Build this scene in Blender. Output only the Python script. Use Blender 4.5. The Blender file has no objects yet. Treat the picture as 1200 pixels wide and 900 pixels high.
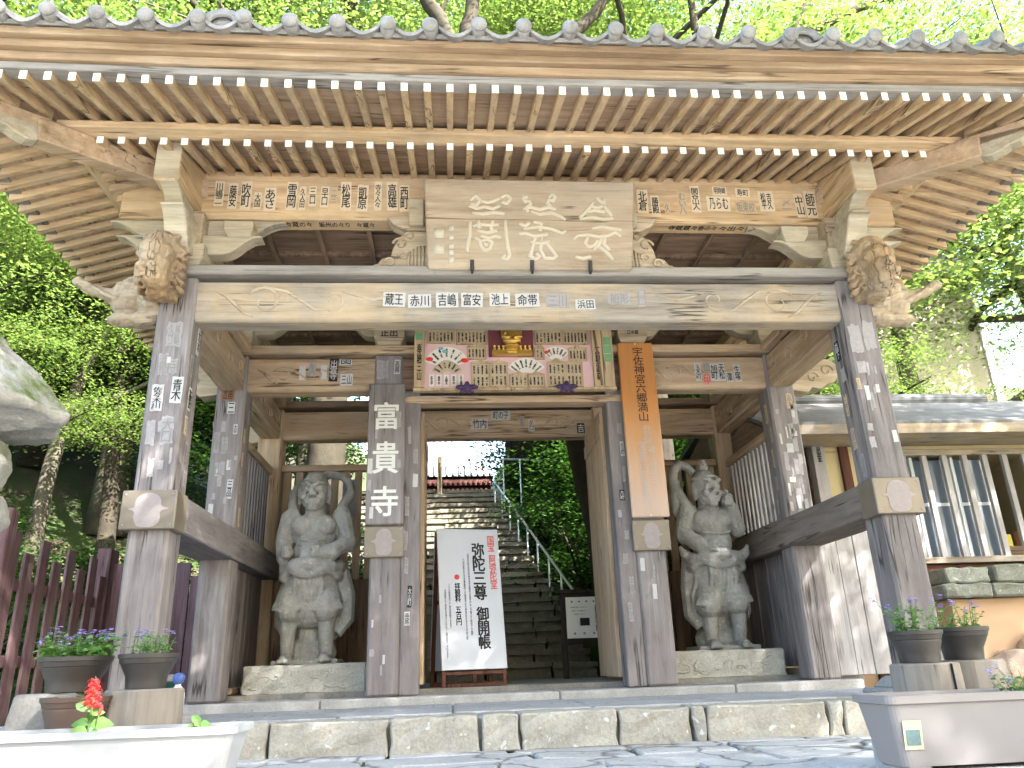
import bpy, bmesh, math, random
from mathutils import Vector, Matrix, noise as mnoise
R = math.radians
sc = bpy.context.scene
col = sc.collection

# ------------------------------------------------------------------ camera
CAM = Vector((-0.689, -6.281, 0.237))
right = Vector((0.9968189608, -0.0722094284, -0.0337307640))
down = Vector((-0.0069614384, 0.3427221791, -0.9394110103))
fwd = Vector((0.0793945699, 0.9366575217, 0.3411292853))
cd = bpy.data.cameras.new('camera')
cam = bpy.data.objects.new('camera', cd)
col.objects.link(cam)
cd.sensor_width = 36.0
cd.lens = 27.245
cd.clip_start = 0.05
cd.clip_end = 3000
up = -down
back = -fwd
cam.matrix_world = Matrix(((right.x, up.x, back.x, CAM.x), (right.y, up.y, back.y, CAM.y),
                           (right.z, up.z, back.z, CAM.z), (0, 0, 0, 1)))
sc.camera = cam

# ------------------------------------------------------------------ world and sun
SUN = Vector((0.50, -0.62, 0.62)).normalized()        # direction towards the sun
elev = math.asin(SUN.z)
az = math.atan2(SUN.x, SUN.y)                           # clockwise from +Y
w = bpy.data.worlds.new('World')
sc.world = w
w.use_nodes = True
nt = w.node_tree
sky = nt.nodes.new('ShaderNodeTexSky')
sky.sky_type = 'NISHITA'
sky.sun_disc = False
sky.sun_elevation = elev
sky.sun_rotation = az
sky.air_density = 1.3
sky.dust_density = 2.5
sky.ozone_density = 1.0
nt.links.new(sky.outputs[0], nt.nodes['Background'].inputs[0])
nt.nodes['Background'].inputs[1].default_value = 0.15
sl = bpy.data.lights.new('sun', 'SUN')
sl.energy = 4.8
sl.angle = R(0.55)
sl.color = (1.0, 0.96, 0.90)
so = bpy.data.objects.new('sun', sl)
col.objects.link(so)
so.location = (8, -10, 20)
so.rotation_euler = (-SUN).to_track_quat('-Z', 'Y').to_euler()
vs = sc.view_settings
vs.view_transform = 'Standard'
vs.look = 'None'
vs.gamma = 1
vs.exposure = 3.35
vs.use_curve_mapping = False
cy = sc.cycles
cy.max_bounces = 8
cy.diffuse_bounces = 5
cy.transmission_bounces = 4
cy.transparent_max_bounces = 4
cy.sample_clamp_indirect = 8
cy.use_denoising = True

# ------------------------------------------------------------------ mesh builder
class MB:
    def __init__(s):
        s.v = []; s.f = []; s.m = []
    def add(s, vs_, fs, mat=0):
        o = len(s.v)
        s.v.extend([tuple(p) for p in vs_])
        for f in fs:
            s.f.append(tuple(i + o for i in f)); s.m.append(mat)
        return s
    def box(s, c, d, mat=0, M=None, taper=None):
        x, y, z = d[0] / 2, d[1] / 2, d[2] / 2
        tx, ty = taper if taper else (1, 1)
        P = [Vector((-x * tx, -y * ty, -z)), Vector((x * tx, -y * ty, -z)), Vector((x * tx, y * ty, -z)), Vector((-x * tx, y * ty, -z)),
             Vector((-x, -y, z)), Vector((x, -y, z)), Vector((x, y, z)), Vector((-x, y, z))]
        if M: P = [M @ p for p in P]
        c = Vector(c)
        s.add([p + c for p in P], [(3, 2, 1, 0), (4, 5, 6, 7), (0, 1, 5, 4), (1, 2, 6, 5), (2, 3, 7, 6), (3, 0, 4, 7)], mat)
        return s
    def b2(s, a, b, mat=0):
        return s.box([(a[i] + b[i]) / 2 for i in range(3)], [abs(b[i] - a[i]) for i in range(3)], mat)
    def bar(s, a, b, wd, ht, mat=0, upv=(0, 0, 1)):
        a = Vector(a); b = Vector(b); d = (b - a); L = d.length; d.normalize()
        u = Vector(upv); sd = d.cross(u).normalized(); u = sd.cross(d).normalized()
        M = Matrix((sd, d, u)).transposed()
        return s.box((a + b) / 2, (wd, L, ht), mat, M)
    def prism(s, poly, f, mat=0):
        """poly: 2D points counter-clockwise; f(p, k) -> 3D for the two ends k = 0, 1"""
        n = len(poly)
        s.add([f(p, 0) for p in poly] + [f(p, 1) for p in poly],
              [tuple(range(n))[::-1], tuple(range(n, 2 * n))] + [(i, (i + 1) % n, n + (i + 1) % n, n + i) for i in range(n)], mat)
        return s
    def tube(s, pts, rad, n=8, mat=0, flat=None, cap=True):
        pts = [Vector(p) for p in pts]
        if not hasattr(rad, '__len__'): rad = [rad] * len(pts)
        vs_ = []; prev = None
        for i, p in enumerate(pts):
            d = (pts[min(i + 1, len(pts) - 1)] - pts[max(i - 1, 0)])
            if d.length < 1e-9: d = Vector((0, 0, 1))
            d.normalize()
            a = prev if prev is not None else (Vector((0, 0, 1)) if abs(d.z) < .9 else Vector((1, 0, 0)))
            a = (a - d * a.dot(d)).normalized(); prev = a
            b = d.cross(a)
            for k in range(n):
                t = 2 * math.pi * k / n
                vs_.append(p + (a * math.cos(t) + b * math.sin(t) * (flat or 1)) * rad[i])
        fs = [(i * n + k, i * n + (k + 1) % n, (i + 1) * n + (k + 1) % n, (i + 1) * n + k) for i in range(len(pts) - 1) for k in range(n)]
        if cap:
            fs += [tuple(range(n))[::-1], tuple((len(pts) - 1) * n + k for k in range(n))]
        return s.add(vs_, fs, mat)
    def lathe(s, prof, c=(0, 0, 0), n=24, mat=0):
        c = Vector(c); vs_ = []
        for r, z in prof:
            for k in range(n):
                t = 2 * math.pi * k / n
                vs_.append(c + Vector((r * math.cos(t), r * math.sin(t), z)))
        m = len(prof)
        fs = [(i * n + k, i * n + (k + 1) % n, (i + 1) * n + (k + 1) % n, (i + 1) * n + k) for i in range(m - 1) for k in range(n)]
        fs += [tuple(range(n))[::-1], tuple((m - 1) * n + k for k in range(n))]
        return s.add(vs_, fs, mat)
    def ell(s, c, r, mat=0, nu=14, nv=9, M=None):
        c = Vector(c); vs_ = [(0, 0, 1)]
        for j in range(1, nv):
            ph = math.pi * j / nv
            for k in range(nu):
                t = 2 * math.pi * k / nu
                vs_.append((math.sin(ph) * math.cos(t), math.sin(ph) * math.sin(t), math.cos(ph)))
        vs_.append((0, 0, -1))
        P = [Vector((p[0] * r[0], p[1] * r[1], p[2] * r[2])) for p in vs_]
        if M: P = [M @ p for p in P]
        fs = [(0, 1 + k, 1 + (k + 1) % nu) for k in range(nu)]
        for j in range(nv - 2):
            a = 1 + j * nu
            fs += [(a + k, a + nu + k, a + nu + (k + 1) % nu, a + (k + 1) % nu) for k in range(nu)]
        e = len(vs_) - 1; a = 1 + (nv - 2) * nu
        fs += [(e, a + (k + 1) % nu, a + k) for k in range(nu)]
        return s.add([p + c for p in P], fs, mat)
    def xf(s, M):
        s.v = [tuple(M @ Vector(p)) for p in s.v]; return s
    def mesh(s, name, mats, smooth=False):
        me = bpy.data.meshes.new(name)
        me.from_pydata(s.v, [], s.f)
        for m in mats: me.materials.append(m)
        me.polygons.foreach_set('material_index', s.m)
        if smooth: me.polygons.foreach_set('use_smooth', [True] * len(s.f))
        me.update()
        return me

def obj(name, mb, mats, parent=None, bevel=0, smooth=False, loc=None, seg=1):
    if not isinstance(mats, (list, tuple)): mats = [mats]
    me = mb if isinstance(mb, bpy.types.Mesh) else mb.mesh(name, mats, smooth)
    o = bpy.data.objects.new(name, me)
    col.objects.link(o)
    if parent: o.parent = parent
    if loc: o.location = loc
    if bevel:
        b = o.modifiers.new('bevel', 'BEVEL'); b.width = bevel; b.segments = seg; b.limit_method = 'ANGLE'; b.angle_limit = R(35)
    return o

def thing(name, label, cat, loc=(0, 0, 0), rz=0, group=None):
    o = bpy.data.objects.new(name, None); col.objects.link(o)
    o.empty_display_size = .1
    o.location = loc; o.rotation_euler = (0, 0, rz)
    return tag(o, label, cat, group)
def tag(o, label, cat, group=None):
    o['label'] = label; o['category'] = cat
    if group: o['group'] = group
    return o
def struct(name, mb, mats, **k):
    o = obj(name, mb, mats, **k); o['kind'] = 'structure'; return o

def remesh(mb, name, mat, voxel, smooth_it=4, disp=0.0, dscale=8.0, dec=None):
    """fuse overlapping solids into one continuous skin"""
    me = mb.mesh(name + '_raw', [mat])
    t = bpy.data.objects.new('tmp_raw', me); col.objects.link(t)
    m = t.modifiers.new('r', 'REMESH'); m.mode = 'VOXEL'; m.voxel_size = voxel
    if smooth_it:
        k = t.modifiers.new('s', 'SMOOTH'); k.factor = .5; k.iterations = smooth_it
    if dec:
        k = t.modifiers.new('d', 'DECIMATE'); k.ratio = dec
    dg = bpy.context.evaluated_depsgraph_get(); dg.update()
    out = bpy.data.meshes.new_from_object(t.evaluated_get(dg))
    bpy.data.objects.remove(t); bpy.data.meshes.remove(me)
    out.name = name
    if disp:
        nrm = [v.normal.copy() for v in out.vertices]
        for v, n_ in zip(out.vertices, nrm):
            v.co += n_ * disp * (mnoise.noise(v.co * dscale) + .5 * mnoise.noise(v.co * dscale * 2.3))
    out.polygons.foreach_set('use_smooth', [True] * len(out.polygons))
    out.materials.clear(); out.materials.append(mat)
    return out

# ------------------------------------------------------------------ materials
def newmat(name):
    m = bpy.data.materials.new(name); m.use_nodes = True
    nt = m.node_tree
    return m, nt, nt.nodes['Principled BSDF']
def N(nt, t, **k):
    n = nt.nodes.new(t)
    for a, b in k.items(): setattr(n, a, b)
    return n
def ramp(nt, src, stops):
    r = N(nt, 'ShaderNodeValToRGB'); e = r.color_ramp.elements
    while len(e) < len(stops): e.new(.5)
    for el, (p, c) in zip(e, stops):
        el.position = p; el.color = (c[0], c[1], c[2], 1) if hasattr(c, '__len__') else (c, c, c, 1)
    nt.links.new(src, r.inputs[0]); return r.outputs[0]
def mix(nt, fac, a, b, mode='MIX'):
    m = N(nt, 'ShaderNodeMix', data_type='RGBA', blend_type=mode)
    for sock, val in ((m.inputs[0], fac), (m.inputs[6], a), (m.inputs[7], b)):
        if isinstance(val, bpy.types.NodeSocket): nt.links.new(val, sock)
        elif hasattr(val, '__len__'): sock.default_value = (val[0], val[1], val[2], 1)
        else: sock.default_value = val
    return m.outputs[2]
def coords(nt, scale=(1, 1, 1), rnd=True):
    tc = N(nt, 'ShaderNodeTexCoord'); mp = N(nt, 'ShaderNodeMapping')
    mp.inputs['Scale'].default_value = scale
    if rnd:
        oi = N(nt, 'ShaderNodeObjectInfo'); ma = N(nt, 'ShaderNodeVectorMath', operation='MULTIPLY_ADD')
        nt.links.new(oi.outputs['Random'], ma.inputs[0])
        ma.inputs[1].default_value = (17, 23, 31)
        nt.links.new(tc.outputs['Object'], ma.inputs[2])
        nt.links.new(ma.outputs[0], mp.inputs[0])
    else:
        nt.links.new(tc.outputs['Object'], mp.inputs[0])
    return mp.outputs[0]
def noise(nt, vec, scale, detail=6, rough=.6, out=0, dist=0):
    n = N(nt, 'ShaderNodeTexNoise'); n.inputs['Scale'].default_value = scale
    n.inputs['Detail'].default_value = detail; n.inputs['Roughness'].default_value = rough
    n.inputs['Distortion'].default_value = dist
    nt.links.new(vec, n.inputs['Vector']); return n.outputs[out]
def bump(nt, bs, h, strength, dist=.01):
    b = N(nt, 'ShaderNodeBump'); b.inputs['Strength'].default_value = strength; b.inputs['Distance'].default_value = dist
    nt.links.new(h, b.inputs['Height']); nt.links.new(b.outputs[0], bs.inputs['Normal'])

def wood(name, axis, dark, mid, light, patch=None, patch_amt=.45, rough=.78, bmp=.35):
    """axis = grain direction; dark, mid, light = streak colours; patch = weathered tone"""
    m, nt, bs = newmat(name)
    st = {'x': (.7, 9, 9), 'y': (9, .7, 9), 'z': (9, 9, .7)}[axis]
    fi = {'x': (3, 70, 70), 'y': (70, 3, 70), 'z': (70, 70, 3)}[axis]
    v1 = coords(nt, st); v2 = coords(nt, fi); v0 = coords(nt, (1, 1, 1))
    g = noise(nt, v1, 1.6, 7, .62, dist=.5)
    f = noise(nt, v2, 1.0, 4, .6)
    c = ramp(nt, g, [(.28, dark), (.5, mid), (.74, light)])
    c = mix(nt, .35, c, ramp(nt, f, [(.3, .55), (.6, 1.0)]), 'MULTIPLY')
    big = noise(nt, v0, 1.3, 5, .65)
    if patch:
        p = ramp(nt, big, [(.42, 0), (.62, patch_amt * 2 if patch_amt < .5 else 1)])
        c = mix(nt, p, c, patch)
    spots = noise(nt, v0, 9, 4, .7)
    c = mix(nt, ramp(nt, spots, [(.66, 0), (.78, .35)]), c, [x * .5 for x in dark])
    ck = {'x': (.35, 7, 7), 'y': (7, .35, 7), 'z': (7, 7, .35)}[axis]
    cn = noise(nt, coords(nt, ck), 1.0, 3, .55)
    cm = ramp(nt, noise(nt, v0, 1.7, 2, .5), [(.50, 0), (.60, 1)])
    line = ramp(nt, cn, [(.482, 0), (.498, 1), (.502, 1), (.518, 0)])
    cl = N(nt, 'ShaderNodeMath', operation='MULTIPLY'); nt.links.new(line, cl.inputs[0]); nt.links.new(cm, cl.inputs[1])
    c = mix(nt, cl.outputs[0], c, [x * .35 for x in dark])
    stn = noise(nt, coords(nt, {'x': (.5, 2, 2), 'y': (2, .5, 2), 'z': (2, 2, .5)}[axis]), 1.4, 6, .7)
    c = mix(nt, 1, c, ramp(nt, stn, [(.30, .66), (.52, 1.0), (.75, 1.12)]), 'MULTIPLY')
    nt.links.new(c, bs.inputs['Base Color'])
    bs.inputs['Roughness'].default_value = rough
    bs.inputs['Specular IOR Level'].default_value = .25
    h = mix(nt, .5, g, f)
    h = mix(nt, cl.outputs[0], h, (0, 0, 0))
    bump(nt, bs, h, bmp, .012)
    return m
TAN = ((.40, .255, .135), (.56, .40, .235), (.68, .52, .335))
BEAMC = ((.20, .165, .13), (.30, .268, .232), (.38, .347, .31))
GREY = ((.12, .103, .10), (.21, .189, .188), (.31, .290, .293))
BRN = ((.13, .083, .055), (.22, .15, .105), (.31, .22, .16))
M = {}
for a in 'xyz':
    M['tan_' + a] = wood('cedar_tan_' + a, a, *TAN, patch=(.40, .31, .22), patch_amt=.3)
    M['beam_' + a] = wood('cedar_pale_' + a, a, *BEAMC, patch=(.52, .38, .22), patch_amt=.25)
    M['grey_' + a] = wood('cedar_weathered_' + a, a, *GREY, patch=(.21, .185, .192), patch_amt=.35, bmp=.6)
    M['rail_' + a] = wood('rail_' + a, a, (.10, .08, .068), (.18, .15, .13), (.26, .22, .19), patch=(.16, .135, .115), patch_amt=.35, bmp=.5)
    M['soffit_' + a] = wood('soffit_' + a, a, (.33, .22, .14), (.45, .325, .225), (.54, .41, .30))
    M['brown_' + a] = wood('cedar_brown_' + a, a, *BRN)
    M['warm_' + a] = wood('cedar_warm_' + a, a, (.28, .18, .11), (.46, .33, .215), (.58, .445, .31), patch=(.42, .33, .25), patch_amt=.3)
M['fascia'] = wood('fascia_cedar', 'x', (.19, .12, .07), (.34, .24, .15), (.47, .37, .26), patch=(.27, .185, .115), patch_amt=.4)
M['silver_x'] = wood('board_silver', 'x', (.19, .17, .152), (.27, .25, .23), (.34, .32, .295))
M['pale_z'] = wood('board_bleached', 'z', (.27, .255, .258), (.365, .35, .357), (.44, .425, .43), patch=(.30, .285, .29), patch_amt=.3)
M['cream'] = wood('cream_gofun', 'x', (.34, .295, .215), (.46, .41, .32), (.54, .50, .42), patch=(.38, .31, .21), patch_amt=.3, bmp=.2)
M['carve'] = wood('carving_wood', 'z', (.20, .12, .06), (.37, .24, .13), (.48, .35, .21), patch=(.38, .31, .23), patch_amt=.4, bmp=1)
M['carve_pale'] = wood('carving_pale', 'x', (.32, .25, .17), (.44, .36, .265), (.53, .45, .35), bmp=.7)
M['redfence'] = wood('maroon_fence', 'z', (.095, .05, .053), (.145, .085, .09), (.205, .135, .14), bmp=.3)
M['plaque'] = wood('plaque_cedar', 'x', (.26, .195, .135), (.37, .295, .215), (.45, .375, .29), patch=(.32, .27, .215), patch_amt=.4)
M['stump'] = wood('stump_wood', 'z', (.12, .10, .08), (.19, .16, .13), (.25, .22, .18), patch=(.20, .185, .17), patch_amt=.4)
M['redwood'] = wood('sign_frame', 'z', (.055, .022, .014), (.095, .036, .024), (.13, .052, .036))
M['hallred'] = wood('hall_eave', 'x', (.05, .018, .014), (.085, .032, .026), (.11, .045, .037))
M['darkframe'] = wood('dark_frame', 'z', (.018, .013, .010), (.03, .022, .018), (.045, .034, .028))

def plain(name, c, rough=.6, var=.12, scale=12, spec=.4, metal=0, bmp=0):
    m, nt, bs = newmat(name)
    v = coords(nt); n = noise(nt, v, scale, 5, .6)
    c2 = mix(nt, n, [x * (1 - var) for x in c], [min(1, x * (1 + var)) for x in c])
    nt.links.new(c2, bs.inputs['Base Color'])
    bs.inputs['Roughness'].default_value = rough; bs.inputs['Specular IOR Level'].default_value = spec
    bs.inputs['Metallic'].default_value = metal
    if bmp: bump(nt, bs, noise(nt, v, scale * 4, 4, .6), bmp, .004)
    return m
M['white'] = plain('white_gofun_paint', (.82, .81, .76), .8, .05)
M['ink'] = plain('ink', (.015, .015, .018), .8, .1)
M['ink_faded'] = plain('ink_faded', (.22, .21, .20), .8, .15)
M['ink_red'] = plain('ink_red', (.55, .05, .04), .7, .1)
M['ink_white'] = plain('white_lettering', (.60, .60, .58), .8, .08)
M['ink_pale'] = plain('pale_lettering', (.47, .42, .34), .9, .1)
M['ink_grey'] = plain('bleached_lettering', (.40, .33, .29), .9, .1)
M['paper0'] = plain('paper_aged', (.58, .49, .36), .9, .12, 30)
M['paper1'] = plain('paper_thin', (.47, .36, .23), .9, .1, 30)
M['paper3'] = plain('paper_white', (.44, .435, .44), .9, .2, 30)
M['paper4'] = plain('paper_worn', (.29, .275, .285), .9, .3, 45)
M['paper6'] = plain('paper_pink', (.52, .26, .22), .9, .1, 30)
M['paper7'] = plain('paper_brown', (.22, .11, .06), .9, .1, 30)
M['copper'] = plain('copper_sheet', (.185, .155, .12), .5, .22, 7, .5, .3)
M['copper_stain'] = plain('copper_stain', (.27, .235, .23), .8, .25, 22)
M['iron'] = plain('black_iron', (.03, .03, .032), .5, .2)
M['signwhite'] = plain('sign_panel', (.41, .44, .50), .35, .02, 4)
M['steel'] = plain('galvanised_pipe', (.55, .57, .58), .35, .1, 20, .5, .7)
M['pot'] = plain('dark_plastic_pot', (.032, .028, .026), .45, .2, 20)
M['pot_brown'] = plain('brown_plastic_pot', (.065, .04, .03), .55, .25, 12)
M['soil'] = plain('soil', (.03, .022, .016), .95, .4, 40, .1, 0, .8)
M['planter_w'] = plain('white_planter', (.225, .232, .24), .45, .06, 8)
M['planter_g'] = plain('grey_planter', (.17, .162, .167), .45, .06, 5)
M['tag_y'] = plain('planter_sticker', (.34, .34, .21), .5, .2, 40)
M['tag_g'] = plain('planter_sticker_print', (.07, .12, .13), .5, .4, 90)
M['gold'] = plain('gilded_wood', (.66, .42, .10), .35, .2, 30, .5, .7)
M['maroon'] = plain('maroon_cloth', (.16, .045, .055), .8, .12, 20)
M['pink'] = plain('pink_backing', (.66, .45, .46), .85, .06, 8)
M['panelwood'] = wood('panel_wood', 'z', (.38, .27, .15), (.50, .38, .235), (.58, .46, .31), bmp=.1)
M['slip'] = plain('slip_paper', (.50, .40, .27), .9, .15, 60)
M['fanwhite'] = plain('fan_paper', (.70, .67, .60), .9, .08, 30)
M['green_p'] = plain('green_print', (.16, .33, .17), .8, .2, 30)
M['blue_p'] = plain('blue_print', (.20, .42, .50), .8, .2, 30)
M['purple'] = plain('purple_ribbon', (.06, .035, .10), .8, .2, 30)
M['flower_p'] = plain('lilac_petal', (.42, .34, .72), .7, .2, 30)
M['flower_r'] = plain('scarlet_petal', (.75, .03, .03), .6, .15, 30)
M['flower_y'] = plain('yellow_petal', (.75, .62, .10), .6, .15, 30)
M['bottle'] = plain('white_bottle', (.80, .80, .80), .4, .03)
M['cap_b'] = plain('blue_cap', (.08, .14, .40), .5, .1)
M['bucket'] = plain('green_bucket', (.02, .09, .065), .5, .1)
M['ochre'] = plain('ochre_plaster', (.45, .37, .21), .9, .08, 3)
M['peach'] = plain('peach_plaster', (.50, .345, .235), .9, .1, 3, .2, 0, .2)
M['beige'] = plain('beige_wall', (.40, .365, .29), .85, .12, 1.2)
M['glass'] = plain('window_glass', (.12, .15, .20), .08, .2, 3, .7)
M['frame_al'] = plain('pale_sash', (.62, .66, .70), .4, .05)
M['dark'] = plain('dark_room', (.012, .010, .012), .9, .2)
M['shingle'] = None

def stone(name, c1, c2, spots=None, scale=3, bmp=.6, moss=None, crack=0):
    m, nt, bs = newmat(name)
    v = coords(nt)
    a = noise(nt, v, scale, 8, .65); b = noise(nt, v, scale * 14, 4, .65)
    c = ramp(nt, a, [(.3, c1), (.7, c2)])
    c = mix(nt, .5, c, ramp(nt, b, [(.3, .55), (.7, 1.15)]), 'MULTIPLY')
    if spots:
        sp = noise(nt, v, scale * 4.5, 2, .4, dist=.6)
        c = mix(nt, ramp(nt, sp, [(.66, 0), (.70, .8)]), c, spots)
    if moss:
        mo = noise(nt, v, scale * .8, 6, .7)
        geo = N(nt, 'ShaderNodeNewGeometry'); sx = N(nt, 'ShaderNodeSeparateXYZ')
        nt.links.new(geo.outputs['Normal'], sx.inputs[0])
        mu = N(nt, 'ShaderNodeMath', operation='MULTIPLY')
        nt.links.new(ramp(nt, sx.outputs[2], [(.1, .12), (.6, 1)]), mu.inputs[0])
        nt.links.new(ramp(nt, mo, [(.40, 0), (.56, 1)]), mu.inputs[1])
        c = mix(nt, mu.outputs[0], c, moss)
    h = mix(nt, .5, a, b)
    if crack:
        vo = N(nt, 'ShaderNodeTexVoronoi', feature='DISTANCE_TO_EDGE'); vo.inputs['Scale'].default_value = crack
        wv = N(nt, 'ShaderNodeVectorMath', operation='MULTIPLY_ADD')
        nz = N(nt, 'ShaderNodeTexNoise'); nz.inputs['Scale'].default_value = 3; nt.links.new(v, nz.inputs['Vector'])
        nt.links.new(nz.outputs['Color'], wv.inputs[0]); wv.inputs[1].default_value = (.35, .35, .35); nt.links.new(v, wv.inputs[2])
        nt.links.new(wv.outputs[0], vo.inputs['Vector'])
        k = ramp(nt, vo.outputs['Distance'], [(.0, 0), (.03, 1)])
        c = mix(nt, k, [x * .42 for x in c1], c)
        h = mix(nt, .7, h, k)
    nt.links.new(c, bs.inputs['Base Color'])
    bs.inputs['Roughness'].default_value = .88; bs.inputs['Specular IOR Level'].default_value = .25
    bump(nt, bs, h, bmp, .02)
    return m
M['granite'] = stone('granite', (.30, .29, .28), (.42, .41, .40), scale=6, bmp=.4)
M['statue'] = stone('guardian_stone', (.27, .265, .25), (.46, .452, .43), spots=(.48, .475, .455), scale=6, bmp=1)
M['pedestal'] = stone('pedestal_stone', (.31, .30, .27), (.43, .42, .38), scale=4, bmp=.9)
M['riser'] = stone('step_stone', (.30, .275, .235), (.45, .425, .37), spots=(.58, .58, .56), scale=3, bmp=.9)
M['paving'] = stone('paving_stone', (.345, .338, .335), (.49, .483, .475), scale=2.5, bmp=.6, crack=1.15)
M['terrace'] = stone('terrace_stone', (.31, .31, .315), (.42, .42, .425), scale=2.5, bmp=.6)
M['oldstep'] = stone('mossy_steps', (.09, .082, .062), (.20, .18, .14), scale=3, bmp=1, moss=(.07, .075, .03))
M['lantern'] = stone('lantern_stone', (.26, .245, .22), (.43, .415, .39), scale=3, bmp=1, moss=(.09, .12, .03))
M['slab'] = stone('lichen_slab', (.15, .15, .13), (.31, .325, .30), spots=(.40, .44, .41), scale=5, bmp=1, moss=(.17, .19, .12))
M['rock'] = stone('pink_rock', (.46, .32, .24), (.66, .53, .44), scale=3, bmp=1)
M['conc'] = stone('concrete', (.14, .135, .125), (.20, .19, .175), scale=4, bmp=.4)
M['floor'] = stone('inner_floor', (.16, .15, .14), (.26, .25, .23), scale=3, bmp=.5)
M['gravel'] = stone('pale_gravel', (.60, .57, .52), (.74, .71, .66), scale=9, bmp=.8)
M['tile'] = stone('roof_tile', (.17, .165, .16), (.34, .33, .32), scale=7, bmp=.3)
M['tile_sun'] = stone('hall_tile', (.24, .245, .25), (.36, .365, .37), scale=4, bmp=.3)
M['bark'] = stone('bark', (.013, .010, .007), (.040, .031, .022), scale=4, bmp=1, moss=(.06, .07, .03))
M['bark_mid'] = stone('bark_mid', (.045, .038, .028), (.11, .098, .07), scale=4, bmp=.8, moss=(.06, .07, .03))
M['bark_pale'] = stone('bark_pale', (.09, .083, .058), (.19, .17, .13), scale=4, bmp=.8, moss=(.12, .13, .06))
M['ground'] = stone('forest_floor', (.035, .03, .018), (.085, .075, .045), scale=2, bmp=1, moss=(.035, .06, .015))

# shingled roof of the office
m, nt, bs = newmat('shingle_roof')
v = coords(nt, rnd=False); br = N(nt, 'ShaderNodeTexBrick'); mp = N(nt, 'ShaderNodeMapping')
mp.inputs['Scale'].default_value = (1, 1, 1)
nt.links.new(v, mp.inputs[0]); nt.links.new(mp.outputs[0], br.inputs['Vector'])
br.inputs['Scale'].default_value = 6; br.inputs['Color1'].default_value = (.125, .125, .125, 1); br.inputs['Color2'].default_value = (.165, .162, .16, 1)
br.inputs['Mortar'].default_value = (.09, .10, .10, 1); br.inputs['Brick Width'].default_value = 3; br.inputs['Row Height'].default_value = .35; br.inputs['Mortar Size'].default_value = .02
nt.links.new(mix(nt, .4, br.outputs[0], ramp(nt, noise(nt, v, 3, 6), [(.3, .5), (.7, 1.3)]), 'MULTIPLY'), bs.inputs['Base Color'])
bs.inputs['Roughness'].default_value = .8
bs.inputs['Specular IOR Level'].default_value = .15
M['shingle'] = m

# bleached orange board
m, nt, bs = newmat('orange_board')
tc = N(nt, 'ShaderNodeTexCoord'); sx = N(nt, 'ShaderNodeSeparateXYZ'); nt.links.new(tc.outputs['Object'], sx.inputs[0])
mr = N(nt, 'ShaderNodeMapRange'); nt.links.new(sx.outputs[2], mr.inputs[0]); mr.inputs[1].default_value = .15; mr.inputs[2].default_value = 1.7
v = coords(nt, (9, 9, .8)); g = noise(nt, v, 2, 6)
ad = N(nt, 'ShaderNodeMath', operation='MULTIPLY_ADD'); nt.links.new(g, ad.inputs[0]); ad.inputs[1].default_value = .5; nt.links.new(mr.outputs[0], ad.inputs[2])
c = ramp(nt, ad.outputs[0], [(.2, (.42, .31, .26)), (.6, (.44, .255, .14)), (1.0, (.45, .19, .05))])
c = mix(nt, .3, c, ramp(nt, g, [(.3, .6), (.65, 1.1)]), 'MULTIPLY')
nt.links.new(c, bs.inputs['Base Color']); bs.inputs['Roughness'].default_value = .55
M['orange'] = m

def leafmat(name, d, mid, l, trans=.5):
    m = bpy.data.materials.new(name); m.use_nodes = True
    nt = m.node_tree; nt.nodes.clear()
    out = N(nt, 'ShaderNodeOutputMaterial')
    geo = N(nt, 'ShaderNodeNewGeometry')
    c = ramp(nt, geo.outputs['Random Per Island'], [(.0, d), (.5, mid), (1.0, l)])
    df = N(nt, 'ShaderNodeBsdfPrincipled'); tr = N(nt, 'ShaderNodeBsdfTranslucent'); mx = N(nt, 'ShaderNodeMixShader')
    df.inputs['Roughness'].default_value = .45; df.inputs['Specular IOR Level'].default_value = .35
    nt.links.new(c, df.inputs['Base Color'])
    c2 = mix(nt, 1, c, (1.25, 1.45, .7), 'MULTIPLY')
    nt.links.new(c2, tr.inputs[0])
    mx.inputs[0].default_value = trans
    nt.links.new(df.outputs[0], mx.inputs[1]); nt.links.new(tr.outputs[0], mx.inputs[2]); nt.links.new(mx.outputs[0], out.inputs[0])
    return m
M['leaf'] = leafmat('maple_leaf', (.08, .118, .042), (.128, .17, .066), (.20, .24, .11), .5)
M['leaf_dark'] = leafmat('evergreen_leaf', (.02, .05, .012), (.035, .08, .018), (.06, .115, .025), .3)
M['leaf_plant'] = leafmat('flower_leaf', (.055, .13, .03), (.09, .19, .045), (.15, .26, .07), .35)
M['fallen'] = leafmat('fallen_leaf', (.09, .05, .02), (.16, .10, .04), (.20, .16, .06), .15)
M['fern'] = leafmat('fern_leaf', (.04, .09, .02), (.07, .13, .03), (.16, .21, .07), .35)

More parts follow.
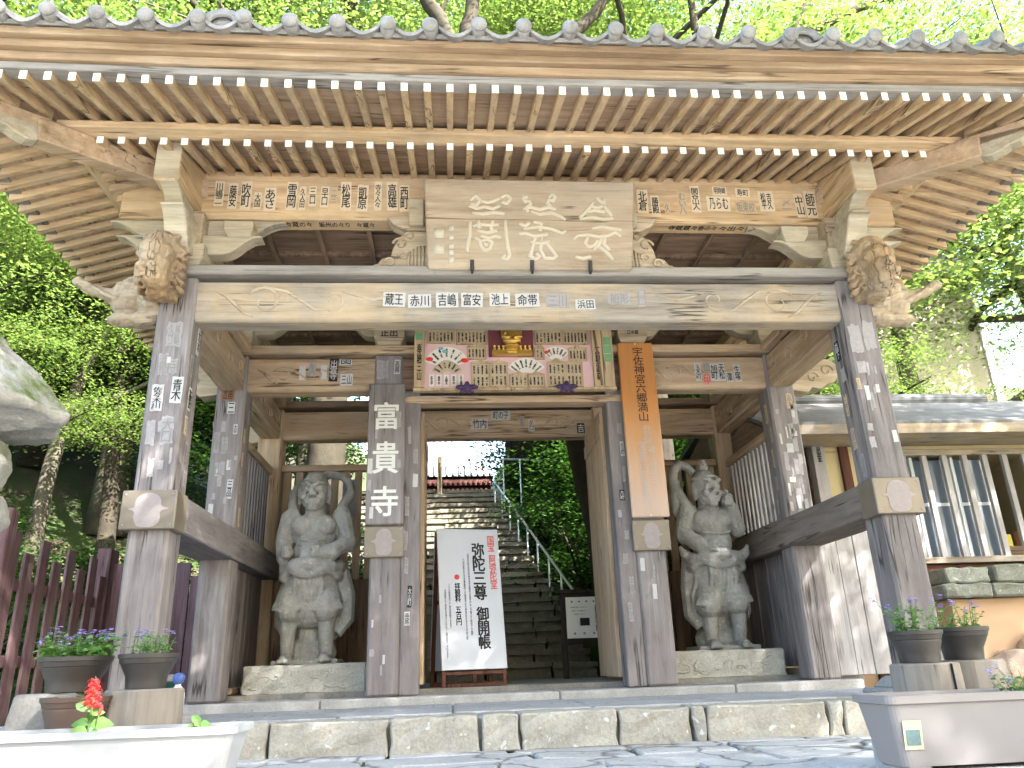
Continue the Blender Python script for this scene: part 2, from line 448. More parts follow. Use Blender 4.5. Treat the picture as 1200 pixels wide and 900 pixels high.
# ------------------------------------------------------------------ lettering
_tc = {}
def glyphs(s, bold=0.0, space=1.0):
    """normalised flat outline mesh (verts in 0..1 box, faces) of a string"""
    key = (s, bold, space)
    if key in _tc: return _tc[key]
    cu = bpy.data.curves.new('t', 'FONT'); cu.body = s; cu.size = 1; cu.resolution_u = 2
    cu.align_x = 'CENTER'; cu.space_line = space
    o = bpy.data.objects.new('t', cu); col.objects.link(o)
    dg = bpy.context.evaluated_depsgraph_get(); dg.update()
    me = o.evaluated_get(dg).to_mesh()
    vs_ = [v.co.copy() for v in me.vertices]; fs = [tuple(p.vertices) for p in me.polygons]
    o.evaluated_get(dg).to_mesh_clear()
    bpy.data.objects.remove(o); bpy.data.curves.remove(cu)
    x0 = min(v.x for v in vs_); x1 = max(v.x for v in vs_); y0 = min(v.y for v in vs_); y1 = max(v.y for v in vs_)
    W_ = max(x1 - x0, 1e-4); H_ = max(y1 - y0, 1e-4)
    r = ([((v.x - x0) / W_ - .5, (v.y - y0) / H_ - .5) for v in vs_], fs, W_ / H_)
    _tc[key] = r
    return r
def write(mb, s, P, r, u, w_, h_, mat, bold=0.0, horiz=False, off=.003, keep=False, space=.82):
    """lay lettering on a plane: centre P, right r, up u, fitted to w_ x h_"""
    P = Vector(P); r = Vector(r); u = Vector(u); n = r.cross(u)
    def put(g, fs, ox, oy, ww, hh, em):
        d = bold * em * .9
        for k, (dx, dy) in enumerate(((-1, -.6), (1, .6), (-.7, .8), (.7, -.8), (0, 0)) if bold > .004 else ((0, 0),)):
            mb.add([P + r * (ox + x * ww + dx * d) + u * (oy + y * hh + dy * d) + n * (off + .00025 * k) for x, y in g], fs, mat)
    cols_ = s.split('|')
    if horiz or len(cols_) == 1:
        t = s if horiz else '\n'.join(s)
        g, fs, asp = glyphs(t, 0, space)
        if keep:
            if w_ / h_ > asp: w_ = h_ * asp
            else: h_ = w_ / asp
        put(g, fs, 0, 0, w_, h_, (w_ / len(s) if horiz else h_ / len(s)))
    else:
        k = len(cols_)
        for i, cc in enumerate(cols_):
            g, fs, asp = glyphs('\n'.join(cc), 0, space)
            cx = ((k - 1 - i) - (k - 1) / 2) / k * w_
            put(g, fs, cx, 0, w_ / k * .8, h_, h_ / len(cc))
TONES = {0: ('paper0', 'ink'), 1: ('paper1', 'ink_faded'), 2: ('paper6', 'ink'), 3: ('paper3', 'ink'), 4: ('paper4', 'ink_faded'),
         5: ('ink', 'paper3'), 6: ('paper6', 'ink_red'), 7: ('paper7', 'ink')}
rs = random.Random(4)
def slip(parent, P, r, u, w_, h_, s, tone, name='paper_slip'):
    r = Vector(r); u = Vector(u); n = r.cross(u); P = Vector(P)
    a = rs.uniform(-.035, .035)
    r2 = r * math.cos(a) + u * math.sin(a); u2 = u * math.cos(a) - r * math.sin(a)
    mb = MB()
    Mx = Matrix((r2, u2, n)).transposed()
    # paper with slightly worn edges
    nn = 5; pts = []
    for (ax, ay, bx, by) in ((-1, -1, 1, -1), (1, -1, 1, 1), (1, 1, -1, 1), (-1, 1, -1, -1)):
        for i in range(nn):
            t = i / nn; x = ax + (bx - ax) * t; y = ay + (by - ay) * t
            j = .22 if tone in (4, 1) else .06
            pts.append((x * w_ / 2 * (1 - rs.random() * j), y * h_ / 2 * (1 - rs.random() * j)))
    mb.prism(pts, lambda p, k: P + r2 * p[0] + u2 * p[1] + n * (.0025 * k - .0005), 0)
    if s:
        horiz = s.startswith('-'); s = s.lstrip('-')
        write(mb, s, P, r2, u2, w_ * .78, h_ * .8, 1, .012, horiz, off=.0042)
    o = obj(name, mb, [M[TONES[tone][0]], M[TONES[tone][1]]], parent)
    return o
FX = ((1, 0, 0), (0, 0, 1))

# ================================================================== GATE
gate = thing('temple_gate', 'large weathered wooden temple gate with deep tiled eaves over the entrance', 'temple gate', (0, 0, 0))
W = 3.0; S = .152; M2 = 1.352; Y2 = 1.792; Y3 = 3.651
ZT = 3.476
posts = {}
def post(key, x, y, z0, z1, mat='grey_z', s=S):
    mb = MB().b2((x - s, y - s, z0), (x + s, y + s, z1))
    o = obj('post', mb, M[mat], gate, .022)
    posts[key] = o; return o
post('LF', -W, 0, -.02, ZT); post('RF', W, 0, .06, ZT)
post('L2', -W, Y2, 0, ZT); post('R2', W, Y2, 0, ZT)
post('ML', -M2, Y2, 0, ZT); post('MR', M2, Y2, 0, ZT)
post('L3', -W, Y3, .05, ZT, 'warm_z'); post('R3', W, Y3, .05, ZT, 'warm_z')
post('M3L', -M2, Y3, .05, ZT, 'warm_z'); post('M3R', M2, Y3, .05, ZT, 'warm_z')
# stone post bases
for (x, y) in ((-W, 0), (W, 0)):
    mb = MB(); mb.b2((x - .34, y - .34, -.12), (x + .34, y + .34, -.03))
    mb.box((x, y, .012), (.42, .42, .09), taper=(1.35, 1.35))
    obj('post_base', mb, M['terrace'], gate, .02)
# door jambs beside the centre posts
for sx in (-1, 1):
    obj('door_jamb', MB().b2((sx * 1.01, Y2 - .135, 0), (sx * 1.199, Y2 + .12, 3.06)), M['grey_z'], gate, .012)
    mb = MB()
    for i in range(4):
        mb.b2((sx * 1.0 - .022, 1.94 + i * .262, .09), (sx * 1.0 + .022, 1.94 + i * .262 + .257, 2.90))
    mb.b2((sx * .966, 1.94, 2.6), (sx * .976, 2.985, 2.75))
    obj('door_leaf', mb, M['warm_z'], gate, .006)
obj('lintel', MB().b2((-1.2, Y2 - .14, 2.915), (1.2, Y2 + .05, 2.995)), M['warm_x'], gate, .008)

# beams with the flat rail on top, rows 1, 2, 3
def scroll(cx, cz, y, sx, sc_=1.0):
    """arabesque carving lying on a beam face"""
    mb = MB()
    def add(pts, r):
        mb.tube([(cx + sx * p[0] * sc_, y, cz + p[1] * sc_) for p in pts], r, 6, 0, flat=.6)
    def spiral(x, z, r0, a0, turns, d):
        return [(x + r0 * (1 - .75 * t) * math.cos(a0 + d * t * turns * 6.283), z + r0 * (1 - .75 * t) * math.sin(a0 + d * t * turns * 6.283)) for t in [i / 22 for i in range(23)]]
    rr = [.017] + [.013] * 22
    add([(-.40, .10), (-.30, .05), (-.22, -.03), (-.14, -.11), (-.05, -.15)], [.006, .014, .016, .012, .004])
    add(spiral(.02, .0, .15, 2.6, 1.05, -1), [.013 - .0003 * i for i in range(23)])
    add([(-.13, .08), (.02, .14), (.20, .10), (.32, .02), (.45, -.08), (.60, -.08)], [.006, .013, .015, .014, .011, .006])
    add(spiral(.60, .02, .11, 4.4, .9, 1), [.012 - .0003 * i for i in range(23)])
    add([(.68, .10), (.80, .06), (.95, .02), (1.10, .06), (1.2, .10)], [.005, .010, .010, .008, .003])
    return mb
beams = {}
def beam(key, x0, x1, y, mat, zb=3.069, zt=3.44, th=.24):
    mb = MB()
    poly = [(y - th / 2, zb + .03), (y - th / 2 + .03, zb), (y + th / 2 - .03, zb), (y + th / 2, zb + .03), (y + th / 2, zt), (y - th / 2, zt)]
    mb.prism(poly, lambda p, k: (x0 if k == 0 else x1, p[0], p[1]))
    beams[key] = obj('tie_beam', mb, M[mat], gate, .01)
    return beams[key]
beam('F', -W + S - .01, W - S + .01, 0, 'beam_x')
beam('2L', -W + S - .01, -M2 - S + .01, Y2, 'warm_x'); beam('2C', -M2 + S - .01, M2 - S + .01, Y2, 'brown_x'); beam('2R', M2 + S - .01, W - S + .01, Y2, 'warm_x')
beam('3L', -W + S - .01, -M2 - S + .01, Y3, 'warm_x'); beam('3C', -M2 + S - .01, M2 - S + .01, Y3, 'warm_x'); beam('3R', M2 + S - .01, W - S + .01, Y3, 'warm_x')
for key, y, mat in (('F', 0, 'silver_x'), ('2', Y2, 'warm_x'), ('3', Y3, 'brown_x')):
    obj('rail_board', MB().b2((-W - .17, y - .20, 3.478), (W + .17, y + .20, 3.569)), M[mat], gate, .012)
for sx in (-1, 1):
    for a, b in ((S, Y2 - S), (Y2 + S, Y3 - S)):
        mb = MB(); mb.b2((sx * W - .12, a - .01, 3.069), (sx * W + .12, b + .01, 3.44))
        o = obj('tie_beam', mb, M['warm_y'], gate, .012)
        for (q, z, r) in ((.35, 3.27, .10), (.62, 3.22, .09), (.88, 3.28, .08)):
            yy = a + (b - a) * q; mb = MB()
            mb.tube([(sx * (W - .12) , yy + r * (1 - .7 * t) * math.cos(5.5 * t), z + r * (1 - .7 * t) * math.sin(5.5 * t)) for t in [i / 16 for i in range(17)]], .012, 6)
            obj('scroll_carving', mb, M['warm_y'], o)
        obj('rail_board', MB().b2((sx * W - .19, a + .053, 3.480), (sx * W + .19, b - .053, 3.567)), M['warm_y'], gate, .01)
# carvings on the faces
obj('scroll_carving', scroll(-2.30, 3.25, -.121, 1), M['carve_pale'], beams['F'], smooth=True)
obj('scroll_carving', scroll(2.30, 3.25, -.121, -1), M['carve_pale'], beams['F'], smooth=True)
obj('scroll_carving', scroll(-2.50, 3.25, Y2 - .121, 1, .62), M['warm_x'], beams['2L'], smooth=True)
obj('scroll_carving', scroll(1.80, 3.26, Y2 - .121, 1, .62), M['warm_x'], beams['2R'], smooth=True)
obj('scroll_carving', scroll(-.80, 3.26, Y3 - .121, 1, .6), M['warm_x'], beams['3C'], smooth=True)
obj('scroll_carving', scroll(.80, 3.26, Y3 - .121, -1, .6), M['warm_x'], beams['3C'], smooth=True)

# low rails running back along both sides, with copper caps on the front ends
for sx in (-1, 1):
    mb = MB(); mb.b2((sx * W - .197, -.165, 1.308), (sx * W + .197, Y3 + .17, 1.595))
    o = obj('waist_rail', mb, M['grey_y'] if sx < 0 else M['rail_y'], gate, .012)
def gourd(mb, x, y, z, w_, h_, mat, rnd):
    prof = ((-.47, .10), (-.43, .20), (-.33, .26), (-.20, .275), (-.09, .26), (-.03, .30), (.0, .40), (.03, .40), (.06, .31), (.12, .265), (.22, .265), (.32, .23), (.40, .15), (.44, .05))
    pts = [(x + a * w_ * (1 + rnd.uniform(-.06, .06)), z + b * h_) for b, a in prof] + [(x - a * w_ * (1 + rnd.uniform(-.06, .06)), z + b * h_) for b, a in prof[::-1]]
    mb.prism(pts, lambda p, k: (p[0], y - .004 * k, p[1]), mat)
for x, y, hw, z0, z1, par, d in ((-W, -.2, .205, 1.300, 1.603, 'LF', .26), (W, -.2, .205, 1.300, 1.603, 'RF', .26),
                                 (-M2 - .01, 1.60, .195, 1.287, 1.597, 'ML', .05), (M2 + .01, 1.60, .195, 1.290, 1.605, 'MR', .05)):
    mb = MB(); mb.b2((x - hw, y, z0), (x + hw, y + d, z1))
    o = obj('copper_cap', mb, M['copper'], posts[par], .008)
    mb = MB(); gourd(mb, x, y, (z0 + z1) / 2, .36 if d > .1 else .30, .29, 0, rs)
    obj('bare_patch', mb, M['copper_stain'], o)
    mb = MB()
    for px, pz in ((-hw + .03, z1 - .035), (hw - .03, z1 - .035), (-hw + .03, z0 + .035), (hw - .03, z0 + .035)):
        mb.ell((x + px, y - .002, pz), (.008, .005, .008), 0, 8, 5)
    obj('rivet', mb, M['copper_stain'], o)

# side walls: planks below the rail, open slats above
for sx in (-1, 1):
    x = sx * W
    mb = MB(); y = Y2 + S
    i = 0
    while y < Y3 - S - .02:
        mb.b2((x - .03 + .006 * (i % 2), y + .003, .12), (x + .03, min(y + .19, Y3 - S) - .003, 1.312)); y += .19; i += 1
    obj('plank_wall', mb, M['grey_z'], gate, .006)
    obj('wall_sill', MB().b2((x - .06, Y2 + S, .02), (x + .06, Y3 - S, .115)), M['warm_y'], gate, .008)
    mb = MB(); n = 12
    for i in range(n):
        y = Y2 + S + .02 + (Y3 - Y2 - 2 * S - .04) * (i + .5) / n
        mb.b2((x - .035, y - .032, 1.59), (x + .035, y + .032, 2.60))
    obj('slat_screen', mb, M['pale_z' if sx > 0 else 'grey_z'], gate, .005)
    obj('slat_rail', MB().b2((x - .06, Y2 + S, 2.602), (x + .06, Y3 - S, 2.70)), M['warm_y'], gate, .008)
    obj('slat_rail', MB().b2((x - .075, Y2 + S, 1.597), (x + .075, Y3 - S, 1.66)), M['grey_y'], gate, .008)
    # back screens behind the guardians
    x0, x1 = sorted((sx * (W - S), sx * (M2 + S)))
    mb = MB(); n = 9
    for i in range(n):
        xx = x0 + (x1 - x0) * (i + .5) / n
        mb.b2((xx - .045, Y3 - .03, 1.30), (xx + .045, Y3 + .03, 2.66))
    obj('slat_screen', mb, M['warm_z'], gate, .005)
    obj('slat_rail', MB().b2((x0, Y3 - .06, 2.662), (x1, Y3 + .06, 2.745)), M['warm_x'], gate, .008)
    mb = MB(); n = 7
    for i in range(n):
        mb.b2((x0 + (x1 - x0) * i / n + .004, Y3 - .025, .06), (x0 + (x1 - x0) * (i + 1) / n - .004, Y3 + .025, 1.30))
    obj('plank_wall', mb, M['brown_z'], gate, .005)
    obj('notice_sheet', MB().b2((sx * 1.98 - .09, Y3 - .040, 2.05), (sx * 1.98 + .09, Y3 - .034, 2.55)), M['paper4'], gate)
# bleached board fence closing the right hand bay
mb = MB()
for i, (a, b) in enumerate(((3.18, 3.36), (3.365, 3.545), (3.55, 3.74))):
    mb.b2((a, 1.72 + .004 * (i % 2), .03), (b, 1.765, 1.62))
obj('wing_board', mb, M['pale_z'], gate, .005)

# purlins above the posts
purlin = obj('eave_purlin', MB().b2((-W - .66, 0, 4.15), (W + .66, .20, 4.66)), M['tan_x'], gate, .012)
for sx in (-1, 1):
    obj('eave_purlin', MB().b2((sx * 3.045 - .105, -.60, 4.152), (sx * 3.045 + .105, 4.25, 4.658)), M['tan_y'], gate, .012)
obj('eave_purlin', MB().b2((-W - .66, Y3, 4.15), (W + .66, Y3 + .2, 4.66)), M['tan_x'], gate, .012)
# pale end of the side purlins
for sx in (-1, 1):
    obj('purlin_end', MB().b2((sx * 3.045 - .100, -.606, 4.157), (sx * 3.045 + .100, -.602, 4.60)), M['cream'], gate)

# coffered ceiling
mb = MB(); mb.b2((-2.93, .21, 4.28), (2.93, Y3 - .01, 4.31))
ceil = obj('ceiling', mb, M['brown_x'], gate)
mb = MB()
for i in range(1, 12):
    x = -2.93 + 5.86 * i / 12; mb.b2((x - .022, .22, 4.225), (x + .022, Y3 - .02, 4.278))
for i in range(0, 7):
    y = .32 + (Y3 - .6) * i / 6; mb.b2((-2.92, y - .022, 4.232), (2.92, y + .022, 4.276))
obj('ceiling_batten', mb, M['brown_y'], ceil)

# bracket sets ---------------------------------------------------------
def nose_poly(L, h):
    """scrolled beam nose: profile from (0,0) outwards, in (out, up)"""
    pts = [(0, 0), (L * .42, 0)]
    for i in range(1, 13):
        t = i / 12; pts.append((L * (.42 + .58 * t), h * (.92 * t - .14 * math.sin(6.283 * t))))
    pts += [(L * .985, h), (0, h)]
    return pts
def arm(parent, base, d, L, h, wd, mat='cream', name='bracket_arm'):
    """bracket arm from base (x,y,z bottom) in horizontal direction d"""
    d = Vector((d[0], d[1], 0)).normalized(); sd = Vector((-d.y, d.x, 0)); base = Vector(base)
    mb = MB().prism(nose_poly(L, h), lambda p, k: base + d * p[0] + Vector((0, 0, p[1])) + sd * (wd * (k - .5)))
    return obj(name, mb, M[mat], parent, .01)
def masu(parent, c, s, h, mat='cream'):
    mb = MB(); c = Vector(c)
    mb.box(c + Vector((0, 0, h * .22)), (s, s, h * .44), taper=(.72, .72))
    mb.box(c + Vector((0, 0, h * .72)), (s, s, h * .555))
    return obj('bearing_block', mb, M[mat], parent, .008)
for sx in (-1, 1):
    for y in (0, Y2, Y3):
        fr = -1 if y < 2 else 1
        masu(gate, (sx * W, y, 3.570), .36, .22)
        if y != Y2:
            arm(gate, (sx * W, y - .02 * fr * -1, 3.66), (0, fr), .52, .32, .19)
            arm(gate, (sx * (W + .03), y, 3.985), (0, fr), .60, .165, .15)
        # along the beam
        arm(gate, (sx * (W - .02), y + .001, 3.74), (-sx, 0), .62, .19, .15)
        masu(gate, (sx * (W - .44), y + .001, 3.90), .26, .15)
        arm(gate, (sx * (W - .02), y + .1, 3.955), (-sx, 0), .80, .19, .13)
        arm(gate, (sx * (W + .01), y + .001, 3.74), (sx, 0), .62, .19, .15)
        arm(gate, (sx * (W + .01), y + .1, 3.955), (sx, 0), .74, .19, .13)
        obj('bracket_core', MB().b2((sx * W - .13, y - .13, 3.785), (sx * W + .13, y + .13, 4.149)), M['carve_pale'], gate, .01)
for sx in (-1, 1):
    x = sx * M2
    masu(gate, (x, Y2 - .06, 3.570), .34, .21, 'carve_pale')
    for d in (-1, 1): arm(gate, (x, Y2, 3.72), (d, 0), .50, .2, .15)
    obj('bracket_core', MB().b2((x - .12, Y2 - .12, 3.778), (x + .12, Y2 + .12, 4.22)), M['carve_pale'], gate)
# frog-leg strut behind the name plaque with carved wings and a bearing block
mb = MB()
for sx in (-1, 1):
    poly = [(.0, 3.571), (1.42, 3.571), (1.44, 3.62), (1.34, 3.64), (1.28, 3.72), (1.22, 3.70), (1.20, 3.80), (1.14, 3.93), (1.02, 3.99), (.95, 3.985), (0, 3.985)]
    if sx < 0: poly = [(-a, b) for a, b in poly][::-1]
    mb.prism(poly, lambda p, k: (p[0], .05 - .13 * k, p[1]))
strut = obj('carved_strut', mb, M['carve_pale'], gate, .012)
for sx in (-1, 1):
    mb = MB()
    for i in range(9):
        x = .80 + i * .032; mb.tube([(sx * x, -.083, 3.60), (sx * (x - .005), -.088, 3.72), (sx * (x - .01), -.083, 3.83 - .004 * (i - 4) ** 2)], .011, 6)
    for (a, b, r) in ((1.13, 3.85, .065), (1.22, 3.66, .05), (1.05, 3.93, .04), (1.33, 3.60, .035), (1.10, 3.72, .045)):
        mb.tube([(sx * (a + r * (1 - .7 * t) * math.cos(6 * t)), -.085, b + r * (1 - .7 * t) * math.sin(6 * t)) for t in [i / 14 for i in range(15)]], .013, 6)
    obj('leaf_carving', mb, M['carve_pale'], strut, smooth=True)
    mb = MB().prism([(.66, 4.0), (1.08, 4.0), (1.20, 4.06), (1.26, 4.14), (1.20, 4.15), (.66, 4.15)] if sx > 0 else [(-.66, 4.15), (-1.20, 4.15), (-1.26, 4.14), (-1.20, 4.06), (-1.08, 4.0), (-.66, 4.0)],
                    lambda p, k: (p[0], .08 - .16 * k, p[1]))
    obj('strut_wing', mb, M['carve_pale'], gate, .01)
    obj('strut_block', MB().b2((sx * .985 - .07, -.14, 4.02), (sx * .985 + .07, -.02, 4.30)), M['cream'], gate, .012)

# carved beast heads on the corner posts -------------------------------
def beast_front(sx):
    mb = MB(); X = sx * (W + .10)
    mb.ell((X, -.30, 3.63), (.155, .22, .17)); mb.ell((X, -.42, 3.52), (.14, .18, .15)); mb.ell((X - sx * .02, -.50, 3.39), (.115, .14, .11))
    mb.ell((X - sx * .03, -.46, 3.27), (.105, .15, .085)); mb.ell((X, -.25, 3.42), (.15, .16, .20)); mb.ell((X - sx * .01, -.34, 3.20), (.085, .13, .04))
    mb.ell((X - sx * .02, -.63, 3.40), (.06, .05, .05))
    for q in (-1, 1):
        mb.ell((X + q * .10, -.47, 3.52), (.045, .05, .045)); mb.ell((X + q * .12, -.33, 3.62), (.05, .09, .06))
        mb.ell((X + q * .05, -.61, 3.33), (.035, .04, .03)); mb.tube([(X + q * .08, -.55, 3.28), (X + q * .09, -.60, 3.33)], [.022, .01], 6)
        for i in range(6):
            a = .35 * i; mb.tube([(X + q * (.13 + .01 * i), -.18 - .02 * i, 3.30 + .07 * i), (X + q * .165, -.27 - .01 * i, 3.27 + .07 * i), (X + q * .14, -.35, 3.30 + .07 * i)], [.035, .03, .012], 6)
    for i in range(7):
        mb.tube([(X - .12 + .04 * i, -.26, 3.76), (X - .13 + .043 * i, -.36, 3.74), (X - .11 + .037 * i, -.44, 3.66)], [.03, .028, .014], 6)
    mb.box((X, -.19, 3.42), (.22, .10, .40))
    for q in (-1, 1):
        for i in range(3):      # curls of the mane, jaw line, brow
            cx_, cz_ = X + q * (.115 + .02 * i), 3.28 + .15 * i
            mb.tube([(cx_ + q * .045 * (1 - .7 * t) * math.cos(6 * t), -.37 + .05 * i * .3, cz_ + .05 * (1 - .7 * t) * math.sin(6 * t)) for t in [j / 14 for j in range(15)]], .015, 6)
        mb.tube([(X + q * .03, -.585, 3.47), (X + q * .08, -.55, 3.55), (X + q * .14, -.46, 3.56)], [.018, .024, .012], 7)
        mb.tube([(X + q * .02, -.62, 3.30), (X + q * .09, -.57, 3.29), (X + q * .12, -.46, 3.33)], [.014, .018, .012], 7)
        for j in range(4): mb.tube([(X + q * (.02 + .025 * j), -.60 + .012 * j, 3.27), (X + q * (.022 + .025 * j), -.61 + .012 * j, 3.225)], [.011, .004], 6)
    me = remesh(mb, 'beast_head', M['carve'], .0095, 0, .009, 26)
    return obj('beast_head', me, M['carve'], gate)
def beast_side(sx):
    mb = MB(); y = -.02
    def P(a, z, dy=0): return (sx * (W + .15 + a), y + dy, z)
    mb.ell(P(.08, 3.30), (.16, .15, .20)); mb.ell(P(.24, 3.38), (.15, .14, .15)); mb.ell(P(.30, 3.25), (.13, .12, .10))
    mb.ell(P(.30, 3.12, 0), (.16, .10, .06)); mb.ell(P(.14, 3.12), (.15, .11, .07)); mb.ell(P(.36, 3.40), (.07, .11, .07))
    mb.tube([P(.36, 3.32, -.02), P(.50, 3.36, -.03), P(.62, 3.40, -.03), P(.72, 3.47, -.03)], [.075, .058, .048, .045], 8)
    mb.ell(P(.73, 3.47, -.03), (.05, .05, .05))
    for q in (-1, 1):
        mb.tube([P(.36, 3.27, q * .09), P(.48, 3.33, q * .10), P(.60, 3.42, q * .09)], [.028, .02, .008], 6)
        mb.ell(P(.27, 3.40, q * .12), (.045, .035, .045)); mb.ell(P(.12, 3.36, q * .14), (.09, .04, .11))
        for i in range(4):
            mb.tube([P(.02 + .03 * i, 3.22 + .06 * i, q * .12), P(.08 + .03 * i, 3.20 + .06 * i, q * .165), P(.14 + .03 * i, 3.22 + .06 * i, q * .13)], [.03, .03, .012], 6)
    mb.box(P(.02, 3.30), (.10, .22, .36))
    me = remesh(mb, 'beast_nose', M['carve_pale'], .0095, 0, .008, 26)
    return obj('beast_nose', me, M['carve_pale'] if sx > 0 else M['carve_pale'], gate)
for sx in (-1, 1):
    beast_front(sx); beast_side(sx)
    for y in (Y2, Y3):     # scrolled cloud noses on the rear posts
        poly = [(.15, 3.05), (.34, 3.02), (.40, 3.08), (.50, 3.06), (.58, 3.12), (.66, 3.14), (.74, 3.22), (.76, 3.32), (.70, 3.38), (.62, 3.42), (.15, 3.44)]
        mb = MB()
        pl = [(sx * (W + a), b) for a, b in poly]
        if sx < 0: pl = pl[::-1]
        mb.prism(pl, lambda p, k: (p[0], y + .09 - .18 * k, p[1]))
        for (a, b, r) in ((.60, 3.28, .08), (.42, 3.20, .07), (.30, 3.34, .06)):
            mb.tube([(sx * (W + a + r * (1 - .75 * t) * math.cos(6.5 * t)), y - .092, b + r * (1 - .75 * t) * math.sin(6.5 * t)) for t in [i / 16 for i in range(17)]], .013, 6)
        obj('cloud_nose', mb, M['carve_pale'], gate, .012)

# eaves -----------------------------------------------------------------
YC = Y3 / 2
HX, HY = 3.0, Y3 / 2             # wall half sizes
def lift(s, half): return .05 * (abs(s) / half) ** 2
def side_frame(k):
    """maps (s along, o outward, z) to world for the four sides"""
    if k == 0: return (lambda s, o, z: Vector((s, -o, z))), HX
    if k == 1: return (lambda s, o, z: Vector((-HX - o, YC - s, z))), HY
    if k == 2: return (lambda s, o, z: Vector((HX + o, YC + s, z))), HY
    return (lambda s, o, z: Vector((-s, Y3 + o, z))), HX
GAP = .169
def rafter(name, k, s, o0, z0, o1, z1, wd, ht, tipmat):
    f, half = side_frame(k)
    mb = MB()
    prof = []
    for o, z in ((o0, z0), (o1, z1)):
        for a in (-wd / 2, wd / 2):
            for b in (-ht / 2, ht / 2):
                prof.append((a, o, z + b))
    A = f(s, o0, z0)                # tip
    v = [f(s + a, o, z) - A for a, o, z in prof]
    mb.add(v, [(0, 2, 6, 4), (1, 5, 7, 3), (0, 4, 5, 1), (2, 3, 7, 6), (4, 6, 7, 5)], 0)
    mb.add([v[0], v[1], v[3], v[2]], [(0, 1, 2, 3)], 1)
    return obj(name, mb, [M['tan_y' if k in (0, 3) else 'tan_x'], M[tipmat]], gate, loc=A)
for k in (0, 1, 2):
    f, half = side_frame(k)
    n = int((half + 1.6) / GAP)
    for i in range(-n, n + 1):
        s = i * GAP
        L = lift(s, half + 1.6)
        inner = max(.5, abs(s) - half + .02)
        if inner < 1.5:
            sl_ = (4.52 - 4.29) / .74
            rafter('flying_rafter', k, s, 1.6, 4.29 + L, inner, 4.29 + L + sl_ * (1.6 - inner), .05, .072, 'white' if k == 0 else 'cream')
        inner = max(-.12, abs(s) - half + .02)
        if inner < .68:
            rafter('base_rafter', k, s, .75, 4.41 + L * .25, inner, 4.41 + L * .25 + .30 * (.75 - inner), .055, .068, 'white' if k == 0 else 'cream')
def strip(k, prof, nseg=24, mat='fascia', name='fascia_board', parent=None, liftk=1.0, bev=.006):
    """board following the eave; prof = [(o, z)] outline, mitred at the corners"""
    f, half = side_frame(k)
    mb = MB(); rows = []
    n = len(prof)
    for i in range(nseg + 1):
        q = -1 + 2 * i / nseg
        rows.append([f(q * (half + o), o, z + lift(q, 1) * liftk) for o, z in prof])
    v = [p for r_ in rows for p in r_]
    fs = [(i * n + j, i * n + (j + 1) % n, (i + 1) * n + (j + 1) % n, (i + 1) * n + j) for i in range(nseg) for j in range(n)]
    fs += [tuple(range(n))[::-1], tuple(nseg * n + j for j in range(n))]
    mb.add(v, fs)
    mt = mat[:-2] + ('_x' if k in (0, 3) else '_y') if mat[-2] == '_' else mat
    return obj(name, mb, M[mt], parent or gate, bev)
roof = None
def rect(o0, o1, z0, z1): return [(o0, z0), (o1, z0), (o1, z1), (o0, z1)]
for k in range(4):
    strip(k, rect(.70, .86, 4.448, 4.512), 2, 'warm_x' if False else 'tan_x', 'eave_board', liftk=.3)
    strip(k, rect(1.50, 1.625, 4.327, 4.386), 24, 'silver_x' if k in (0, 3) else 'grey_y', 'eave_board')
    strip(k, rect(1.52, 1.655, 4.388, 4.458), 24, 'fascia', 'fascia_board')
    strip(k, rect(1.54, 1.70, 4.460, 4.525), 24, 'fascia', 'fascia_board')
    strip(k, rect(1.56, 1.755, 4.527, 4.588), 24, 'fascia', 'fascia_board')
    # soffit boards over the rafters
    strip(k, [(1.51, 4.345), (.52, 4.655), (.52, 4.675), (1.51, 4.365)], 16, 'soffit_y' if k in (0, 3) else 'soffit_x', 'soffit', bev=0)
    strip(k, [(.69, 4.475), (-.1, 4.71), (-.1, 4.735), (.69, 4.50)], 8, 'soffit_y' if k in (0, 3) else 'soffit_x', 'soffit', liftk=.3, bev=0)
# hip rafters at the front corners
for sx in (-1, 1):
    A = Vector((sx * (HX - .05), .05, 4.46)); B = Vector((sx * (HX + 1.62), -1.62, 4.30))
    Bm = Vector((sx * (HX + .95), -.95, 4.33))
    o = obj('hip_rafter', MB().bar(A, Bm, .16, .20), M['warm_x'], gate, .012)
    d = (Bm - A).normalized()
    poly = [(-.02, -.105), (.06, -.12), (.14, -.10), (.20, -.07), (.28, -.06), (.34, -.02), (.36, .06), (-.02, .09)]
    sd = Vector((-d.y, d.x, 0)).normalized()
    mb = MB().prism(poly, lambda p, k: Bm + d * p[0] + Vector((0, 0, p[1])) + sd * (.13 * (k - .5)))
    obj('hip_nose', mb, M['cream'], o, .01)
    obj('hip_rafter', MB().bar(Bm + Vector((-sx * .6, .6, .13)), B + Vector((0, 0, .02)), .13, .12), M['warm_x'], gate, .01)
    mb = MB(); write(mb, 'ののり蔵の', A.lerp(Bm, .42) + Vector((-sx * .0, 0, -.101)), (sx * .707, -.707, -.1) if sx > 0 else (.707, .707, .1), (sx * .5, .5, 0) if sx > 0 else (-.5, .5, 0), .40, .13, 0, .02, True)
    obj('brush_writing', mb, M['ink'], o)

